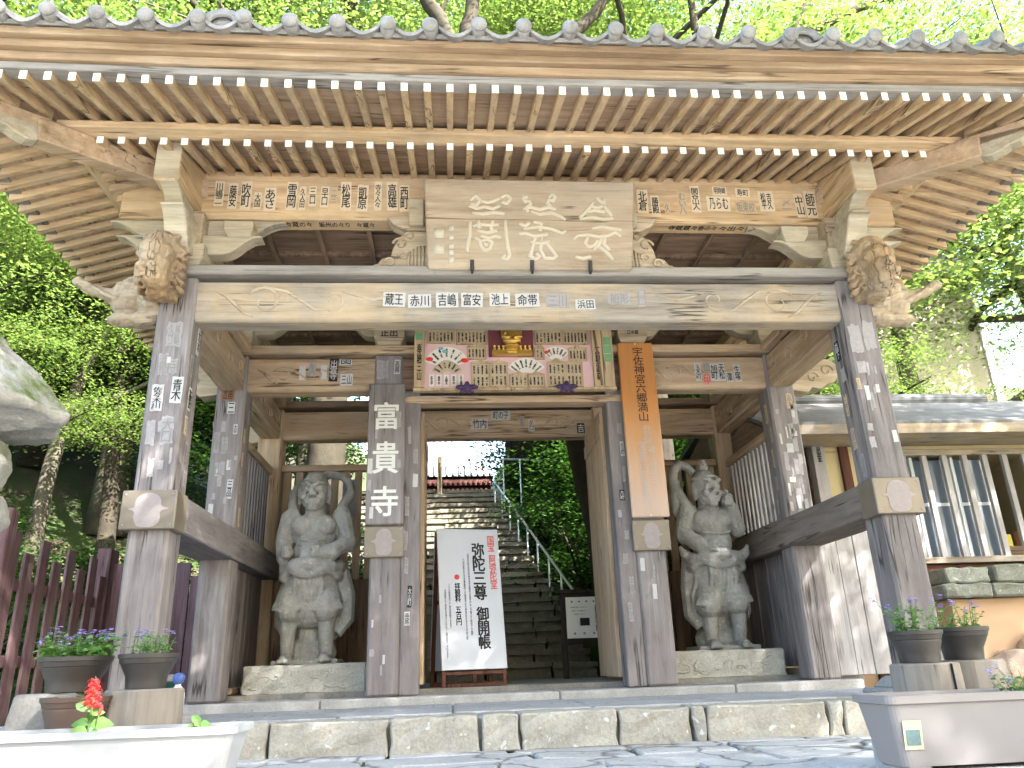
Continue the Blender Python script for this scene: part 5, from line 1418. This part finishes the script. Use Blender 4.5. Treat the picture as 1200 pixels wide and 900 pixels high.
# ================================================================== POTS, TROUGHS, STUMPS
def bowl_pot(label, loc, rt, rb, h, mat='pot'):
    t = thing('plant_pot', label, 'plant pot', loc, 0, 'dark bowl pots beside the gate')
    pr_ = [(rb, 0), (rb * 1.02, .02), (rb * 1.06, h * .35), (rb + (rt - rb) * .55, h * .62), (rt * .88, h * .70), (rt * .91, h * .72), (rt * .95, h * .86), (rt * .985, h * .87), (rt, h * .99), (rt * .985, h), (rt * .93, h), (rt * .90, h * .86), (rb, h * .7)]
    es = obj('bowl', MB().lathe(pr_, (0, 0, 0), 48), M[mat], t, smooth=True).modifiers.new('es', 'EDGE_SPLIT'); es.split_angle = R(24)
    mb = MB().lathe([(rt * .91, h * .84), (rt * .5, h * .90), (.01, h * .90)], (0, 0, 0), 24); obj('soil', mb, M['soil'], t, smooth=True)
    return t
def stump(name, label, loc, r, h, mat='stump', cat='stump', seed=1, split=False):
    mb = MB(); n = 26; rr = random.Random(seed)
    pts = [(r * (1 + rr.uniform(-.03, .03)) * math.cos(6.283 * i / n), r * .85 * (1 + rr.uniform(-.03, .03)) * math.sin(6.283 * i / n)) for i in range(n)]
    mb.prism(pts, lambda p, k: (p[0] * (1 + .03 * (1 - k)), p[1], h * k))
    o = obj(name, mb, M[mat], None, .008, loc=loc); tag(o, label, cat)
    if split:
        obj('crack', MB().b2((r * .32, -r * .87, .002), (r * .335, -r * .70, h - .004)), M['ink'], o)
    return o
ZL, ZR = .030, .045
p1 = bowl_pot('dark bowl pot full of lilac flowers, higher one by the picket fence', (-2.375, -2.45, .194), .155, .105, .145)
p2 = bowl_pot('dark bowl pot of sparse stems on a wooden stump before the left post', (-2.04, -2.50, .196), .127, .082, .145)
p3 = bowl_pot('brown overflow pot standing low between the stump and the concrete block', (-2.27, -2.62, ZL), .142, .105, .145, 'pot_brown')
b = obj('concrete_block', MB().box((0, 0, .08), (.26, .30, .16), taper=(1.15, 1.1)), M['conc'], None, .012, loc=(-2.44, -2.40, ZL)); tag(b, 'tapered grey concrete block under the lilac flower pot', 'concrete block')
stump('wood_stump', 'pale sawn stump under the sparse potted plant on the left', (-2.04, -2.50, ZL), .165, .164, seed=3)
p4 = bowl_pot('dark bowl pot on the split stump just behind the grey trough', (1.492, -2.58, .185), .122, .088, .142)
p5 = bowl_pot('dark bowl pot on the darker stump nearest the plaster wall', (1.815, -2.42, .190), .136, .088, .15)
stump('wood_stump', 'pale split wooden stump under a bowl pot behind the grey trough', (1.51, -2.58, ZR), .155, .138, seed=5, split=True)
stump('wood_stump', 'darker brown wooden stump under the rightmost bowl pot', (1.83, -2.42, ZR), .165, .143, 'stump', seed=6)

def trough(name, label, loc, L, Wd, H, mat, feet=True):
    t = thing(name, label, 'planter', loc)
    mb = MB(); tp = .86
    def ring(k, l, z, r=.03):
        a, b = l / 2, k / 2; out = []
        for cx, cy, s0 in ((a - r, b - r, 0), (-a + r, b - r, 1), (-a + r, -b + r, 2), (a - r, -b + r, 3)):
            for i in range(5):
                q = math.pi / 2 * (s0 + i / 4); out.append((cx + r * math.cos(q), cy + r * math.sin(q), z))
        return out
    rings = [ring(Wd * .70, L * .88, 0), ring(Wd * .90, L * .965, H * .86), ring(Wd * .92, L * .97, H * .862), ring(Wd, L, H * .885), ring(Wd, L, H * .985), ring(Wd * .985, L * .99, H), ring(Wd * .86, L * .93, H), ring(Wd * .80, L * .91, H * .80)]
    n = len(rings[0])
    mb.add([p for r_ in rings for p in r_], [(j * n + i, j * n + (i + 1) % n, (j + 1) * n + (i + 1) % n, (j + 1) * n + i) for j in range(len(rings) - 1) for i in range(n)] + [tuple(range(n))[::-1]])
    obj('trough', mb, M[mat], t, smooth=True).data.polygons.foreach_set('use_smooth', [False] * len(t.children[0].data.polygons))
    obj('soil', MB().b2((-L * .45, -Wd * .38, H * .7), (L * .45, Wd * .38, H * .86)), M['soil'], t, .01)
    mb = MB()
    for x in (-L * .36, L * .36): mb.b2((x - .04, -Wd * .34, -.012), (x + .04, Wd * .34, .004))
    obj('foot', mb, M[mat], t, .004)
    return t
tw = trough('flower_trough', 'long white plastic flower trough in the lower left foreground', (-1.815, -3.40, -.105), .88, .26, .19, 'planter_w')
tg = trough('flower_trough', 'grey plastic flower trough with a small sticker in the lower right foreground', (1.135, -3.40, -.13), .70, .27, .225, 'planter_g')
mb = MB(); mb.b2((-.325, -.001, .10), (-.285, .0, .165))
lb = MB(); lb.add([(-.327, -.112, .065), (-.327, -.112, .065)], []);
# sticker on the slanting left end panel of the trough
A0 = Vector((-.3185, -.060, .065)); r_ = Vector((0, -1, 0)); u_ = Vector((-.12, 0, 1)).normalized(); nn_ = r_.cross(u_)
mb = MB()
A0 = Vector((-.270, -.1095, .10)); r_ = Vector((1, 0, 0)); u_ = Vector((0, -.13, 1)).normalized(); nn_ = r_.cross(u_)
def quad(w_, h_, o_, dz=0): return [A0 + r_ * (-w_ / 2) + u_ * (-h_ / 2 + dz) + nn_ * o_, A0 + r_ * (w_ / 2) + u_ * (-h_ / 2 + dz) + nn_ * o_, A0 + r_ * (w_ / 2) + u_ * (h_ / 2 + dz) + nn_ * o_, A0 + r_ * (-w_ / 2) + u_ * (h_ / 2 + dz) + nn_ * o_]
mb.add(quad(.066, .092, .004), [(0, 1, 2, 3)], 0); mb.add(quad(.05, .05, .0055, -.008), [(0, 1, 2, 3)], 1)
obj('sticker', mb, [M['tag_y'], M['tag_g']], tg)
# blocks under the troughs
for x0, x1, lab, z in ((-2.3, -1.50, 'rough stone block carrying the white trough', -.118), (.92, 1.6, 'rough stone block carrying the grey trough', -.143)):
    mb = MB(); blob_block(mb, x0, x1, -3.56, -3.26, -.34, z, rp, .004, 6, 3, 3); tag(obj('stone_block', mb, M['terrace'], None, .01), lab, 'stone block')

# foliage of the potted plants
def leaf(mb, p, d, L, wd, mat=0, droop=.3, upv=(0, 0, 1)):
    p = Vector(p); d = Vector(d).normalized(); s_ = d.cross(Vector(upv));
    if s_.length < .05: s_ = Vector((1, 0, 0))
    s_.normalize(); n_ = s_.cross(d).normalized()
    pts = []
    for t, w_ in ((0, .06), (.3, .85), (.6, .9), (.85, .45), (1, .02)):
        c = p + d * (L * t) - Vector((0, 0, 1)) * droop * L * t * t
        pts.append((c - s_ * wd * w_ / 2 + n_ * wd * .10 * w_, c, c + s_ * wd * w_ / 2 + n_ * wd * .10 * w_))
    v = [q for r3 in pts for q in r3]
    mb.add(v, [(i * 3 + k, i * 3 + k + 1, i * 3 + k + 4, i * 3 + k + 3) for i in range(4) for k in range(2)], mat)
def plant(name, label, loc, rad, n, h0, h1, leafL, nfl, petal, seed, cat='flowering plant', group=None):
    t = thing(name, label, cat, loc, 0, group); r = random.Random(seed)
    st = MB(); lf = MB(); fl = MB(); tips = []
    for i in range(n):
        a = r.uniform(0, 6.283); q = rad * math.sqrt(r.random()); x, y = q * math.cos(a), q * math.sin(a)
        h = r.uniform(h0, h1); lean = Vector((math.cos(a), math.sin(a), 0)) * r.uniform(.0, .5) * (q / rad) * h + Vector((r.uniform(-.05, .05), r.uniform(-.05, .05), 0))
        pts = [Vector((x, y, 0)) + lean * (k / 5) ** 1.4 + Vector((0, 0, h * k / 5)) for k in range(6)]
        st.tube(pts, [.0022, .002, .0018, .0015, .0012, .001], 5)
        m_ = int(h / .010)
        for k in range(m_):
            f_ = (k + .5) / m_
            if f_ > .82 and r.random() < .7: continue
            j = f_ * 5; b0 = pts[int(j)].lerp(pts[min(5, int(j) + 1)], j - int(j)); an = k * 2.4 + r.random()
            leaf(lf, b0, (math.cos(an), math.sin(an), r.uniform(.0, .6)), leafL * r.uniform(.7, 1.15) * (1 - .4 * f_), leafL * .60 * (1 - .35 * f_), 0, .3, (r.uniform(-.5, .5), r.uniform(-1, .2), .8))
        tips.append(pts[-1])
    r.shuffle(tips)
    for p in sorted(tips, key=lambda p: -p.z - r.uniform(0, .05))[:nfl]:
        for k in range(4):
            c = p + Vector((r.uniform(-.008, .008), r.uniform(-.008, .008), r.uniform(-.022, .006)))
            for a in range(5):
                an = a * 1.257 + r.random()
                leaf(fl, c, (math.cos(an), math.sin(an), r.uniform(.0, .6)), .012, .010, 0)
    obj('stems', st, M['leaf_plant'], t); obj('leaves', lf, M['leaf_plant'], t)
    if nfl: obj('blossoms', fl, M[petal], t)
    return t
G = 'flowers growing in the dark pots'
plant('potted_flower', 'dense lilac flowers with broad green leaves in the pot by the picket fence', (-2.375, -2.45, .32), .125, 64, .05, .14, .052, 36, 'flower_p', 21, group=G)
plant('potted_flower', 'sparse pale lilac stems in the pot before the left gate post', (-2.04, -2.50, .32), .085, 26, .05, .13, .034, 8, 'flower_p', 22, group=G)
plant('potted_flower', 'two upright clumps with tiny lilac flowers in the pot behind the grey trough', (1.492, -2.58, .31), .085, 24, .06, .17, .032, 10, 'flower_p', 23, group=G)
plant('potted_flower', 'thin stems with tiny flowers in the pot nearest the plaster wall', (1.815, -2.42, .32), .09, 22, .05, .15, .032, 9, 'flower_p', 24, group=G)
plant('seedling', 'small seedling sprouting from the brown overflow pot', (-2.23, -2.60, .155), .012, 4, .03, .055, .032, 0, 'flower_p', 25, 'seedling')
plant('pansy', 'pale violet and yellow flowers spilling from the grey trough at the right edge', (1.37, -3.40, .06), .08, 26, .04, .12, .034, 8, 'flower_p', 26, 'flower')
# red salvia and its broad leaves in the white trough
sv = thing('salvia', 'scarlet salvia with broad light green leaves in the white trough', 'flower', (-1.885, -3.40, .05))
st = MB(); lf = MB(); fl = MB(); r = random.Random(5)
stem = [Vector((0, 0, 0)), Vector((.0, 0, .06)), Vector((.004, 0, .12)), Vector((.0, 0, .20))]
st.tube(stem, [.004, .0035, .003, .002], 6); st.tube([(.02, 0, 0), (.03, -.01, .06), (.034, -.01, .10)], [.003, .002, .0015], 5)
for (z, an, L, wd, up_) in ((.045, 0.15, .085, .05, .3), (.05, 3.3, .06, .04, .3), (.09, 3.6, .07, .045, .9), (.08, .4, .05, .03, .4), (.025, 4.2, .07, .045, .15), (.02, 5.6, .06, .04, .1), (.03, 2.5, .08, .05, .1), (.06, 5.0, .05, .035, .6)):
    leaf(lf, (0, 0, z), (math.cos(an), math.sin(an) * .5, up_ + .1), L, wd, 0, .35, (.1, -1, .55))
for i in range(34):
    z = .105 + .088 * (i / 34); an = i * 2.4; q = .026 * (1 - .55 * i / 34)
    c = Vector((q * math.cos(an), q * math.sin(an), z))
    fl.tube([Vector((0, 0, z - .006)), c * .7 + Vector((0, 0, z * .3)), c], [.0025, .004, .0052], 6); leaf(fl, c, (math.cos(an), math.sin(an), -.3), .014, .009)
for i in range(8): fl.ell((.032 + r.uniform(-.006, .006), -.01, .085 + i * .004), (.004, .004, .006), 0, 6, 4)
obj('stem', st, M['leaf_plant'], sv); obj('leaves', lf, M['leaf_plant'], sv); obj('blossoms', fl, M['flower_r'], sv)
for (x, lab, sd) in ((-1.53, 'two-leaved green sprout at the right end of the white trough', 2),):
    s2 = thing('sprout', lab, 'sprout', (x, -3.40, .05)); st = MB(); lf = MB(); st.tube([(0, 0, 0), (.002, 0, .04)], .0025, 5)
    for an, L, up_ in ((.3, .04, .3), (2.6, .055, 1.6), (3.3, .05, -.1), (4.6, .035, .2)): leaf(lf, (0, 0, .035), (math.cos(an), math.sin(an) * .5, up_), L, .030, 0, .3, (0, -1, .6))
    obj('stem', st, M['leaf_plant'], s2); obj('leaves', lf, M['leaf_plant'], s2)

# bottle and bucket by the left posts
bt = thing('bottle', 'white plastic bottle with a blue cap beside the left gate posts', 'bottle', (-2.90, .62, -.078))
obj('body', MB().lathe([(.055, 0), (.058, .02), (.058, .19), (.045, .23), (.022, .25), (.022, .27)], (0, 0, 0), 18), M['bottle'], bt, smooth=True)
obj('cap', rough(MB().lathe([(.03, .265), (.045, .29), (.05, .32), (.03, .345), (.01, .35)], (0, 0, 0), 12), .012, 20, 1), M['cap_b'], bt, smooth=True)
bk = thing('bucket', 'dark green plastic bucket behind the white bottle', 'bucket', (-3.06, .85, -.078))
obj('pail', MB().lathe([(.085, 0), (.115, .27), (.125, .275), (.125, .29), (.105, .29), (.08, .02)], (0, 0, 0), 20), M['bucket'], bk, smooth=True)
obj('rag', rough(MB().ell((0, 0, .29), (.10, .10, .05)), .03, 14, 2), M['copper_stain'], bk, smooth=True)

# ================================================================== TREES
def leaf_cloud(seed, clumps, per, lsz, flat=.35, sprd=1.0):
    r = random.Random(seed); v = []; f = []
    for (c, rad) in clumps:
        c = Vector(c)
        for i in range(per):
            a = r.uniform(0, 6.283); q = rad * math.sqrt(r.random()); z = r.gauss(0, 1) * rad * flat * .5
            p = c + Vector((q * math.cos(a), q * math.sin(a), z - .25 * q * q / rad))
            t = r.uniform(0, 6.283); tl = r.uniform(-.7, .7); tw_ = r.uniform(-.5, .5)
            d = Vector((math.cos(t), math.sin(t), tl)).normalized(); s_ = Vector((-math.sin(t), math.cos(t), tw_)).normalized()
            L = lsz * r.uniform(.6, 1.25)
            o = len(v)
            v += [p - d * L * .5, p + s_ * L * .32 - d * .05 * L, p + d * L * .5, p - s_ * L * .32 - d * .05 * L]
            f.append((o, o + 1, o + 2, o + 3))
    return v, f
def limbs(seed, height, r0, spread, nl, lean=(0, 0), fork=.45, wob=.06):
    """trunk and limbs; returns mesh builder and the limb ends"""
    r = random.Random(seed); mb = MB(); ends = []
    tr = []; x = y = 0
    for i in range(9):
        t = i / 8; tr.append(Vector((lean[0] * t * t * height + r.gauss(0, wob) * height * .12 * t, lean[1] * t * t * height + r.gauss(0, wob) * height * .12 * t, height * t * .86)))
    mb.tube(tr, [r0 * (1.25 if i == 0 else 1) * (1 - .86 * (i / 8) ** .9) + .01 for i in range(9)], 10)
    ends.append(tr[-1])
    for k in range(nl):
        t = fork + (1 - fork) * (k + .5) / nl; j = t * 8; b0 = tr[int(j)].lerp(tr[min(8, int(j) + 1)], j - int(j))
        a = k * 2.4 + r.uniform(-.4, .4); L = spread * (1.15 - .65 * (t - fork) / (1 - fork)) * r.uniform(.8, 1.15); rise = r.uniform(.15, .55)
        pts = [b0]; p = b0.copy(); d = Vector((math.cos(a), math.sin(a), rise + .3))
        for i in range(5):
            d = (d + Vector((r.gauss(0, .16), r.gauss(0, .16), -.09))).normalized(); p = p + d * L / 5; pts.append(p.copy())
        rr = r0 * .42 * (1 - .55 * t)
        mb.tube(pts, [rr * (1 - .8 * i / 5) + .008 for i in range(6)], 7)
        ends.append(pts[-1]); ends.append(pts[3]); ends.append(pts[4])
        for s_ in (2, 3, 4):
            a2 = a + r.choice((-1, 1)) * r.uniform(.5, 1.1); L2 = L * r.uniform(.3, .5); q = pts[s_]
            d2 = Vector((math.cos(a2), math.sin(a2), r.uniform(.0, .4))).normalized(); e = [q, q + d2 * L2 * .5 + Vector((0, 0, .03)), q + d2 * L2 + Vector((0, 0, -.02))]
            mb.tube(e, [rr * .4, rr * .25, .006], 5); ends.append(e[-1]); ends.append(e[1])
    return mb, ends
protos = {}; 
def proto(kind, seed):
    key = (kind, seed)
    if key in protos: return protos[key]
    r = random.Random(seed + 77)
    if kind == 'maple':
        mb, ends = limbs(seed, 7.5, .17, 3.2, 9, (.05, .0), .38)
        cl = [(e + Vector((r.gauss(0, .2), r.gauss(0, .2), r.gauss(.05, .12))), r.uniform(.55, 1.05)) for e in ends] + [(e + Vector((r.gauss(0, .7), r.gauss(0, .7), r.gauss(.2, .4))), r.uniform(.5, .9)) for e in ends]
        v, f = leaf_cloud(seed, cl, 300, .068, .22); lm = 'leaf'; bm = 'bark'
    elif kind == 'tall':
        mb, ends = limbs(seed, 9.5, .20, 3.4, 9, (.04, .0), .60)
        cl = [(e + Vector((r.gauss(0, .25), r.gauss(0, .25), r.gauss(.05, .15))), r.uniform(.6, 1.05)) for e in ends] + [(e + Vector((r.gauss(0, .7), r.gauss(0, .7), r.gauss(.1, .4))), r.uniform(.5, .9)) for e in ends]
        v, f = leaf_cloud(seed, cl, 200, .066, .22); lm = 'leaf'; bm = 'bark_mid'
    elif kind == 'ever':
        mb, ends = limbs(seed, 7.0, .20, 2.4, 10, (.0, .03), .22)
        cl = [(e + Vector((r.gauss(0, .3), r.gauss(0, .3), r.gauss(0, .25))), r.uniform(.6, 1.0)) for e in ends] + [(e + Vector((r.gauss(0, .6), r.gauss(0, .6), r.gauss(0, .5))), r.uniform(.6, 1.0)) for e in ends]
        v, f = leaf_cloud(seed, cl, 170, .11, .6); lm = 'leaf_dark'; bm = 'bark'
    else:
        cl = [(Vector((r.gauss(0, .45), r.gauss(0, .45), r.uniform(.2, 1.3))), r.uniform(.3, .55)) for _ in range(16)]
        mb = MB()
        for c, q in cl: mb.tube([(0, 0, 0), c * .5 + Vector((0, 0, .1)), c], [.03, .018, .006], 5)
        v, f = leaf_cloud(seed, cl, 170, .085, .6); lm = 'leaf_dark'; bm = 'bark'
    lmb = MB(); lmb.add(v, f)
    protos[key] = (mb.mesh(kind + '_trunk', [M[bm]], True), lmb.mesh(kind + '_crown', [M[lm]])); return protos[key]
def tree(name, label, x, y, kind, seed, sc_=1.0, rz=0, z=None, lm=None, group='trees behind the gate', cat='tree', tw=None):
    a, b = proto(kind, seed)
    t = thing(name, label, cat, (x, y, (hfield(x, y) if z is None else z) - .08), rz, group); t.scale = (sc_, sc_, sc_)
    o1 = bpy.data.objects.new('trunk' if kind != 'bush' else 'stems', a); col.objects.link(o1); o1.parent = t
    o2 = bpy.data.objects.new('crown', b); col.objects.link(o2); o2.parent = t
    return t
MAPLE_L = 'pale green maple with layered sprays in the wood behind the gate'
EVER_L = 'dark evergreen tree in the wood behind the gate'
# tall canopy behind the roof
for i, (x, y, sd, s_, rz) in enumerate(((-9.5, 10.5, 1, 1.75, .3), (-5.2, 12.5, 2, 1.8, 2.0), (2.3, 15.6, 3, 1.75, 4.1), (4.8, 11.0, 1, 1.95, 5.2), (9.5, 13.5, 2, 2.1, 1.0), (13.5, 12.0, 3, 1.9, 3.0),
                                        (-13.5, 9.0, 3, 1.6, 1.4), (11.0, 20, 1, 1.7, 2.7), (6.5, 18.0, 2, 1.8, .2))):
    tree('maple_tree', MAPLE_L, x, y, 'maple', sd, s_, rz, z=0 if x > 6 else None)
for i, (x, y, sd, s_, rz) in enumerate(((-7.4, 9.4, 12, 1.55, 2.4), (-3.6, 9.6, 11, 1.5, 4.4), (2.9, 9.0, 12, 1.55, .4), (6.6, 9.4, 11, 1.6, 3.3), (10.2, 10.4, 12, 1.7, 5.0), (13.6, 9.6, 11, 1.6, 2.0))):
    tree('maple_tree', 'tall bare-stemmed maple whose high crown shows over the tiled roof', x, y, 'tall', sd, s_, rz, group='tall maples over the roof')
# middle storey
for i, (x, y, k, sd, s_, rz) in enumerate(((-8.6, 5.2, 'maple', 2, .95, .5), (-11.5, 5.5, 'maple', 1, 1.1, 2.2), (-6.6, 7.6, 'maple', 3, 1.0, 4.0), (6.7, 8.0, 'maple', 2, .95, 2.0))):
    tree('maple_tree', MAPLE_L, x, y, k, sd, s_, rz)
for i, (x, y, k, sd, s_, rz) in enumerate(((-9.5, 8.8, 'ever', 1, 1.0, 0), (-7.0, 10.8, 'ever', 2, 1.1, 1), (-12.8, 8.0, 'ever', 2, 1.1, 2), (-4.6, 9.4, 'ever', 1, .9, 3), (3.1, 9.2, 'ever', 2, .95, 4),
                                            (5.0, 8.4, 'ever', 1, .9, 5), (3.4, 12.5, 'ever', 2, 1.1, .7), (-15.5, 11, 'ever', 1, 1.3, 2.1), (-10.5, 14, 'ever', 2, 1.3, 4.1), (5.8, 14.5, 'ever', 1, 1.3, 2.9), (7.2, 12.5, 'ever', 2, 1.2, 1.9),
                                            (2.6, 17.5, 'ever', 1, 1.2, 1.2), (-13.5, 17, 'ever', 1, 1.5, .4), (-8.5, 20, 'ever', 2, 1.4, 5.4), (9.5, 24, 'ever', 2, 1.5, 3.4))):
    tree('evergreen_tree', EVER_L, x, y, k, sd, s_, rz)
# shrubs on the slopes beside the stairs and under the wood
SHR = 'dark green shrub on the wooded slope behind the gate'
rb = random.Random(31)
spots = [(2.35, 5.9), (2.4, 6.6), (1.9, 7.1), (2.6, 7.6), (1.7, 8.0), (2.1, 8.9), (1.5, 9.4), (1.9, 10.2), (1.4, 10.9), (2.8, 5.7), (3.3, 6.5), (-3.2, 5.7), (-3.5, 6.7), (-3.4, 7.8), (-3.9, 8.8), (-4.4, 6.2), (-5.2, 5.6), (-5.0, 7.4)]
spots += [(-5.9 - 1.15 * i + rb.uniform(-.3, .3), 3.6 + rb.uniform(-.6, 2.4)) for i in range(9)] + [(-6.2 - 1.3 * i, 6.6 + rb.uniform(-.4, .8)) for i in range(7)] + [(1.3, 12.6), (2.2, 13.2), (3.0, 14), (4.0, 6.2), (4.6, 7.4)]
for i, (x, y) in enumerate(spots):
    tree('shrub', SHR, x, y, 'bush', 5 + i % 3, rb.uniform(.75, 1.25), rb.uniform(0, 6), group='shrubs on the slope', cat='shrub')
# three old trunks close behind the gate
def big_trunk(name, label, x, y, r0, h, seed, mat, lean=(0, 0)):
    r = random.Random(seed); t = thing(name, label, 'tree', (x, y, hfield(x, y) - .1))
    mb = MB(); n = 22; m_ = 16; v = []
    for j in range(m_ + 1):
        q = j / m_
        rr = r0 * (1 + .18 * (1 - q) ** 8) * (1 - .35 * q)
        for k in range(n):
            a = 6.283 * k / n; rad = rr * (1 + .10 * mnoise.noise(Vector((math.cos(a) * 2, math.sin(a) * 2, q * 2 + seed))) + .05 * math.sin(7 * a + seed))
            v.append((lean[0] * q * h + rad * math.cos(a), lean[1] * q * h + rad * math.sin(a), h * q))
    mb.add(v, [(j * n + k, j * n + (k + 1) % n, (j + 1) * n + (k + 1) % n, (j + 1) * n + k) for j in range(m_) for k in range(n)])
    for k in range(6):
        a = k * 1.9 + seed; z = h * (.62 + .06 * k); p = Vector((lean[0] * z, lean[1] * z, z)); pts = [p]
        d = Vector((math.cos(a), math.sin(a), .9))
        for i in range(5): d = (d + Vector((r.gauss(0, .18), r.gauss(0, .18), -.06))).normalized(); pts.append(pts[-1] + d * 1.0)
        mb.tube(pts, [r0 * .34 * (1 - .8 * i / 5) + .02 for i in range(6)], 8)
    obj('trunk', mb, M[mat], t, smooth=True)
    _, cr = proto('maple', 3)
    o2 = bpy.data.objects.new('crown', cr); col.objects.link(o2); o2.parent = t; o2.location = (lean[0] * h, lean[1] * h, h - 4.6); o2.scale = (1.35, 1.35, 1.15)
    return t
big_trunk('ginkgo_tree', 'huge dark old trunk at the head of the stairs right of the hall roof', 1.5, 14.6, .62, 15, 1, 'bark')
big_trunk('cedar_tree', 'thick brown trunk straight behind the bald guardian', -2.95, 7.4, .34, 13, 2, 'bark', (.01, 0))
big_trunk('cedar_tree', 'slim dark trunk behind the top-knotted guardian', 3.15, 7.0, .17, 12, 3, 'bark')
def limb_tree(name, label, x, y, runs, crowns):
    z0 = hfield(x, y) - .1
    t = thing(name, label, 'tree', (x, y, z0)); mb = MB()
    for pts, r0, r1 in runs:
        pts = [Vector(p) - Vector((x, y, z0)) for p in pts]; P = []
        for i in range(len(pts) - 1):
            for k in range(4): P.append(pts[i].lerp(pts[i + 1], k / 4) + Vector((.05 * math.sin(3 * i + 1.7 * k), 0, 0)))
        P.append(pts[-1]); n = len(P)
        mb.tube(P, [r0 + (r1 - r0) * i / (n - 1) for i in range(n)], 10)
    obj('trunk', mb, M['bark'], t, smooth=True)
    _, cr = proto('tall', 12)
    for c, k in crowns:
        o2 = bpy.data.objects.new('crown', cr); col.objects.link(o2); o2.parent = t; o2.location = Vector(c) - Vector((x, y, z0)); o2.scale = (k, k, k)
limb_tree('oak_tree', 'dark old tree beside the handrail, its thick forked limbs crossing above the roof', 2.0, 6.4,
          [([(1.76, 5.68, 1.19), (1.27, 5.51, 4.96), (0.29, 5.27, 8.73), (-0.41, 5.10, 10.62)], .30, .20), ([(-0.41, 5.10, 10.62), (-0.82, 5.02, 11.60), (-1.52, 4.94, 12.92), (-2.26, 4.86, 14.15)], .17, .09),
           ([(-0.41, 5.10, 10.46), (-0.25, 5.02, 11.77), (0.08, 4.94, 13.00), (0.29, 4.86, 14.39)], .16, .08), ([(0.29, 5.27, 8.73), (1.43, 5.10, 11.03), (2.34, 5.02, 12.26), (3.40, 4.94, 13.65)], .15, .08)], [((.3, 8.6, 9.5), .95)])
limb_tree('oak_tree', 'dark old tree behind the office roof with long limbs reaching right', 5.2, 6.9,
          [([(5.04, 6.58, -0.37), (4.96, 6.25, 4.96), (4.88, 5.92, 9.47)], .26, .17), ([(4.88, 5.92, 9.47), (5.53, 5.68, 11.11), (6.60, 5.51, 12.10), (7.91, 5.43, 12.75), (9.31, 5.35, 13.33)], .15, .06),
           ([(5.94, 5.59, 11.52), (6.68, 5.43, 12.83), (7.26, 5.35, 13.98)], .08, .04), ([(4.88, 5.92, 9.06), (4.39, 5.68, 11.52), (4.14, 5.51, 13.98)], .12, .06)], [((7.2, 9.6, 9.2), .95)])
lt = thing('leaning_tree', 'slender pale leaning trunk beyond the picket fence', 'tree', (-7.6, 7.2, hfield(-7.6, 7.2) - .1))
mb = MB(); mb.tube([(0, 0, 0), (.02, 0, 1.0), (.08, 0, 2.0), (.22, 0, 3.0), (.42, 0, 3.9), (.7, 0, 4.8), (.8, 0, 6.5)], [.17, .14, .125, .115, .10, .08, .03], 10); mb.tube([(.15, 0, 2.6), (.6, -.1, 3.1), (1.2, -.2, 3.2), (1.9, -.2, 3.6)], [.07, .06, .05, .02], 7)
obj('trunk', mb, M['bark_mid'], lt, smooth=True)
_, cr = proto('maple', 1); o2 = bpy.data.objects.new('crown', cr); col.objects.link(o2); o2.parent = lt; o2.location = (.5, 0, 1.9); o2.scale = (.8, .8, .8)
# trees standing in front of the gate, out of the picture, that dapple its steps with shade
for (x, y, sd, s_, rz) in ((1.6, -9.0, 1, 1.7, .4), (5.2, -8.0, 2, 1.75, 2.9), (9.6, -8.2, 3, 1.8, 1.0), (13.0, -4.6, 1, 1.7, 3.0)):
    tree('maple_tree', 'maple standing across the forecourt from the gate', x, y, 'maple', sd, s_, rz, group='trees across the forecourt')

# unseen evergreens added to keep low sky light off the posts
for i in range(9):
    tree('evergreen_tree', 'unseen dark evergreen added across the forecourt to block low sky light', -22 + i * 5.5 + rb.uniform(-1, 1), -25 + rb.uniform(-2, 2), 'ever', 1 + i % 2, 1.75, rb.uniform(0, 6), z=-.3, group='trees across the forecourt')

lf = MB(); rl = random.Random(77)
for i in range(150):
    x, y = rl.uniform(-2.6, 3.0), rl.choice((rl.uniform(-2.6, -.5), rl.uniform(.1, 1.4)))
    z = -.296 if y < -.3 else -.068
    leaf(lf, (x, y, z + .004), (rl.uniform(-1, 1), rl.uniform(-1, 1), .04), rl.uniform(.025, .05), rl.uniform(.015, .028), 0, .05)
o = obj('fallen_leaves', lf, M['fallen'], None); o['kind'] = 'stuff'; o['label'] = 'scattered dry leaves on the paving and the terrace'
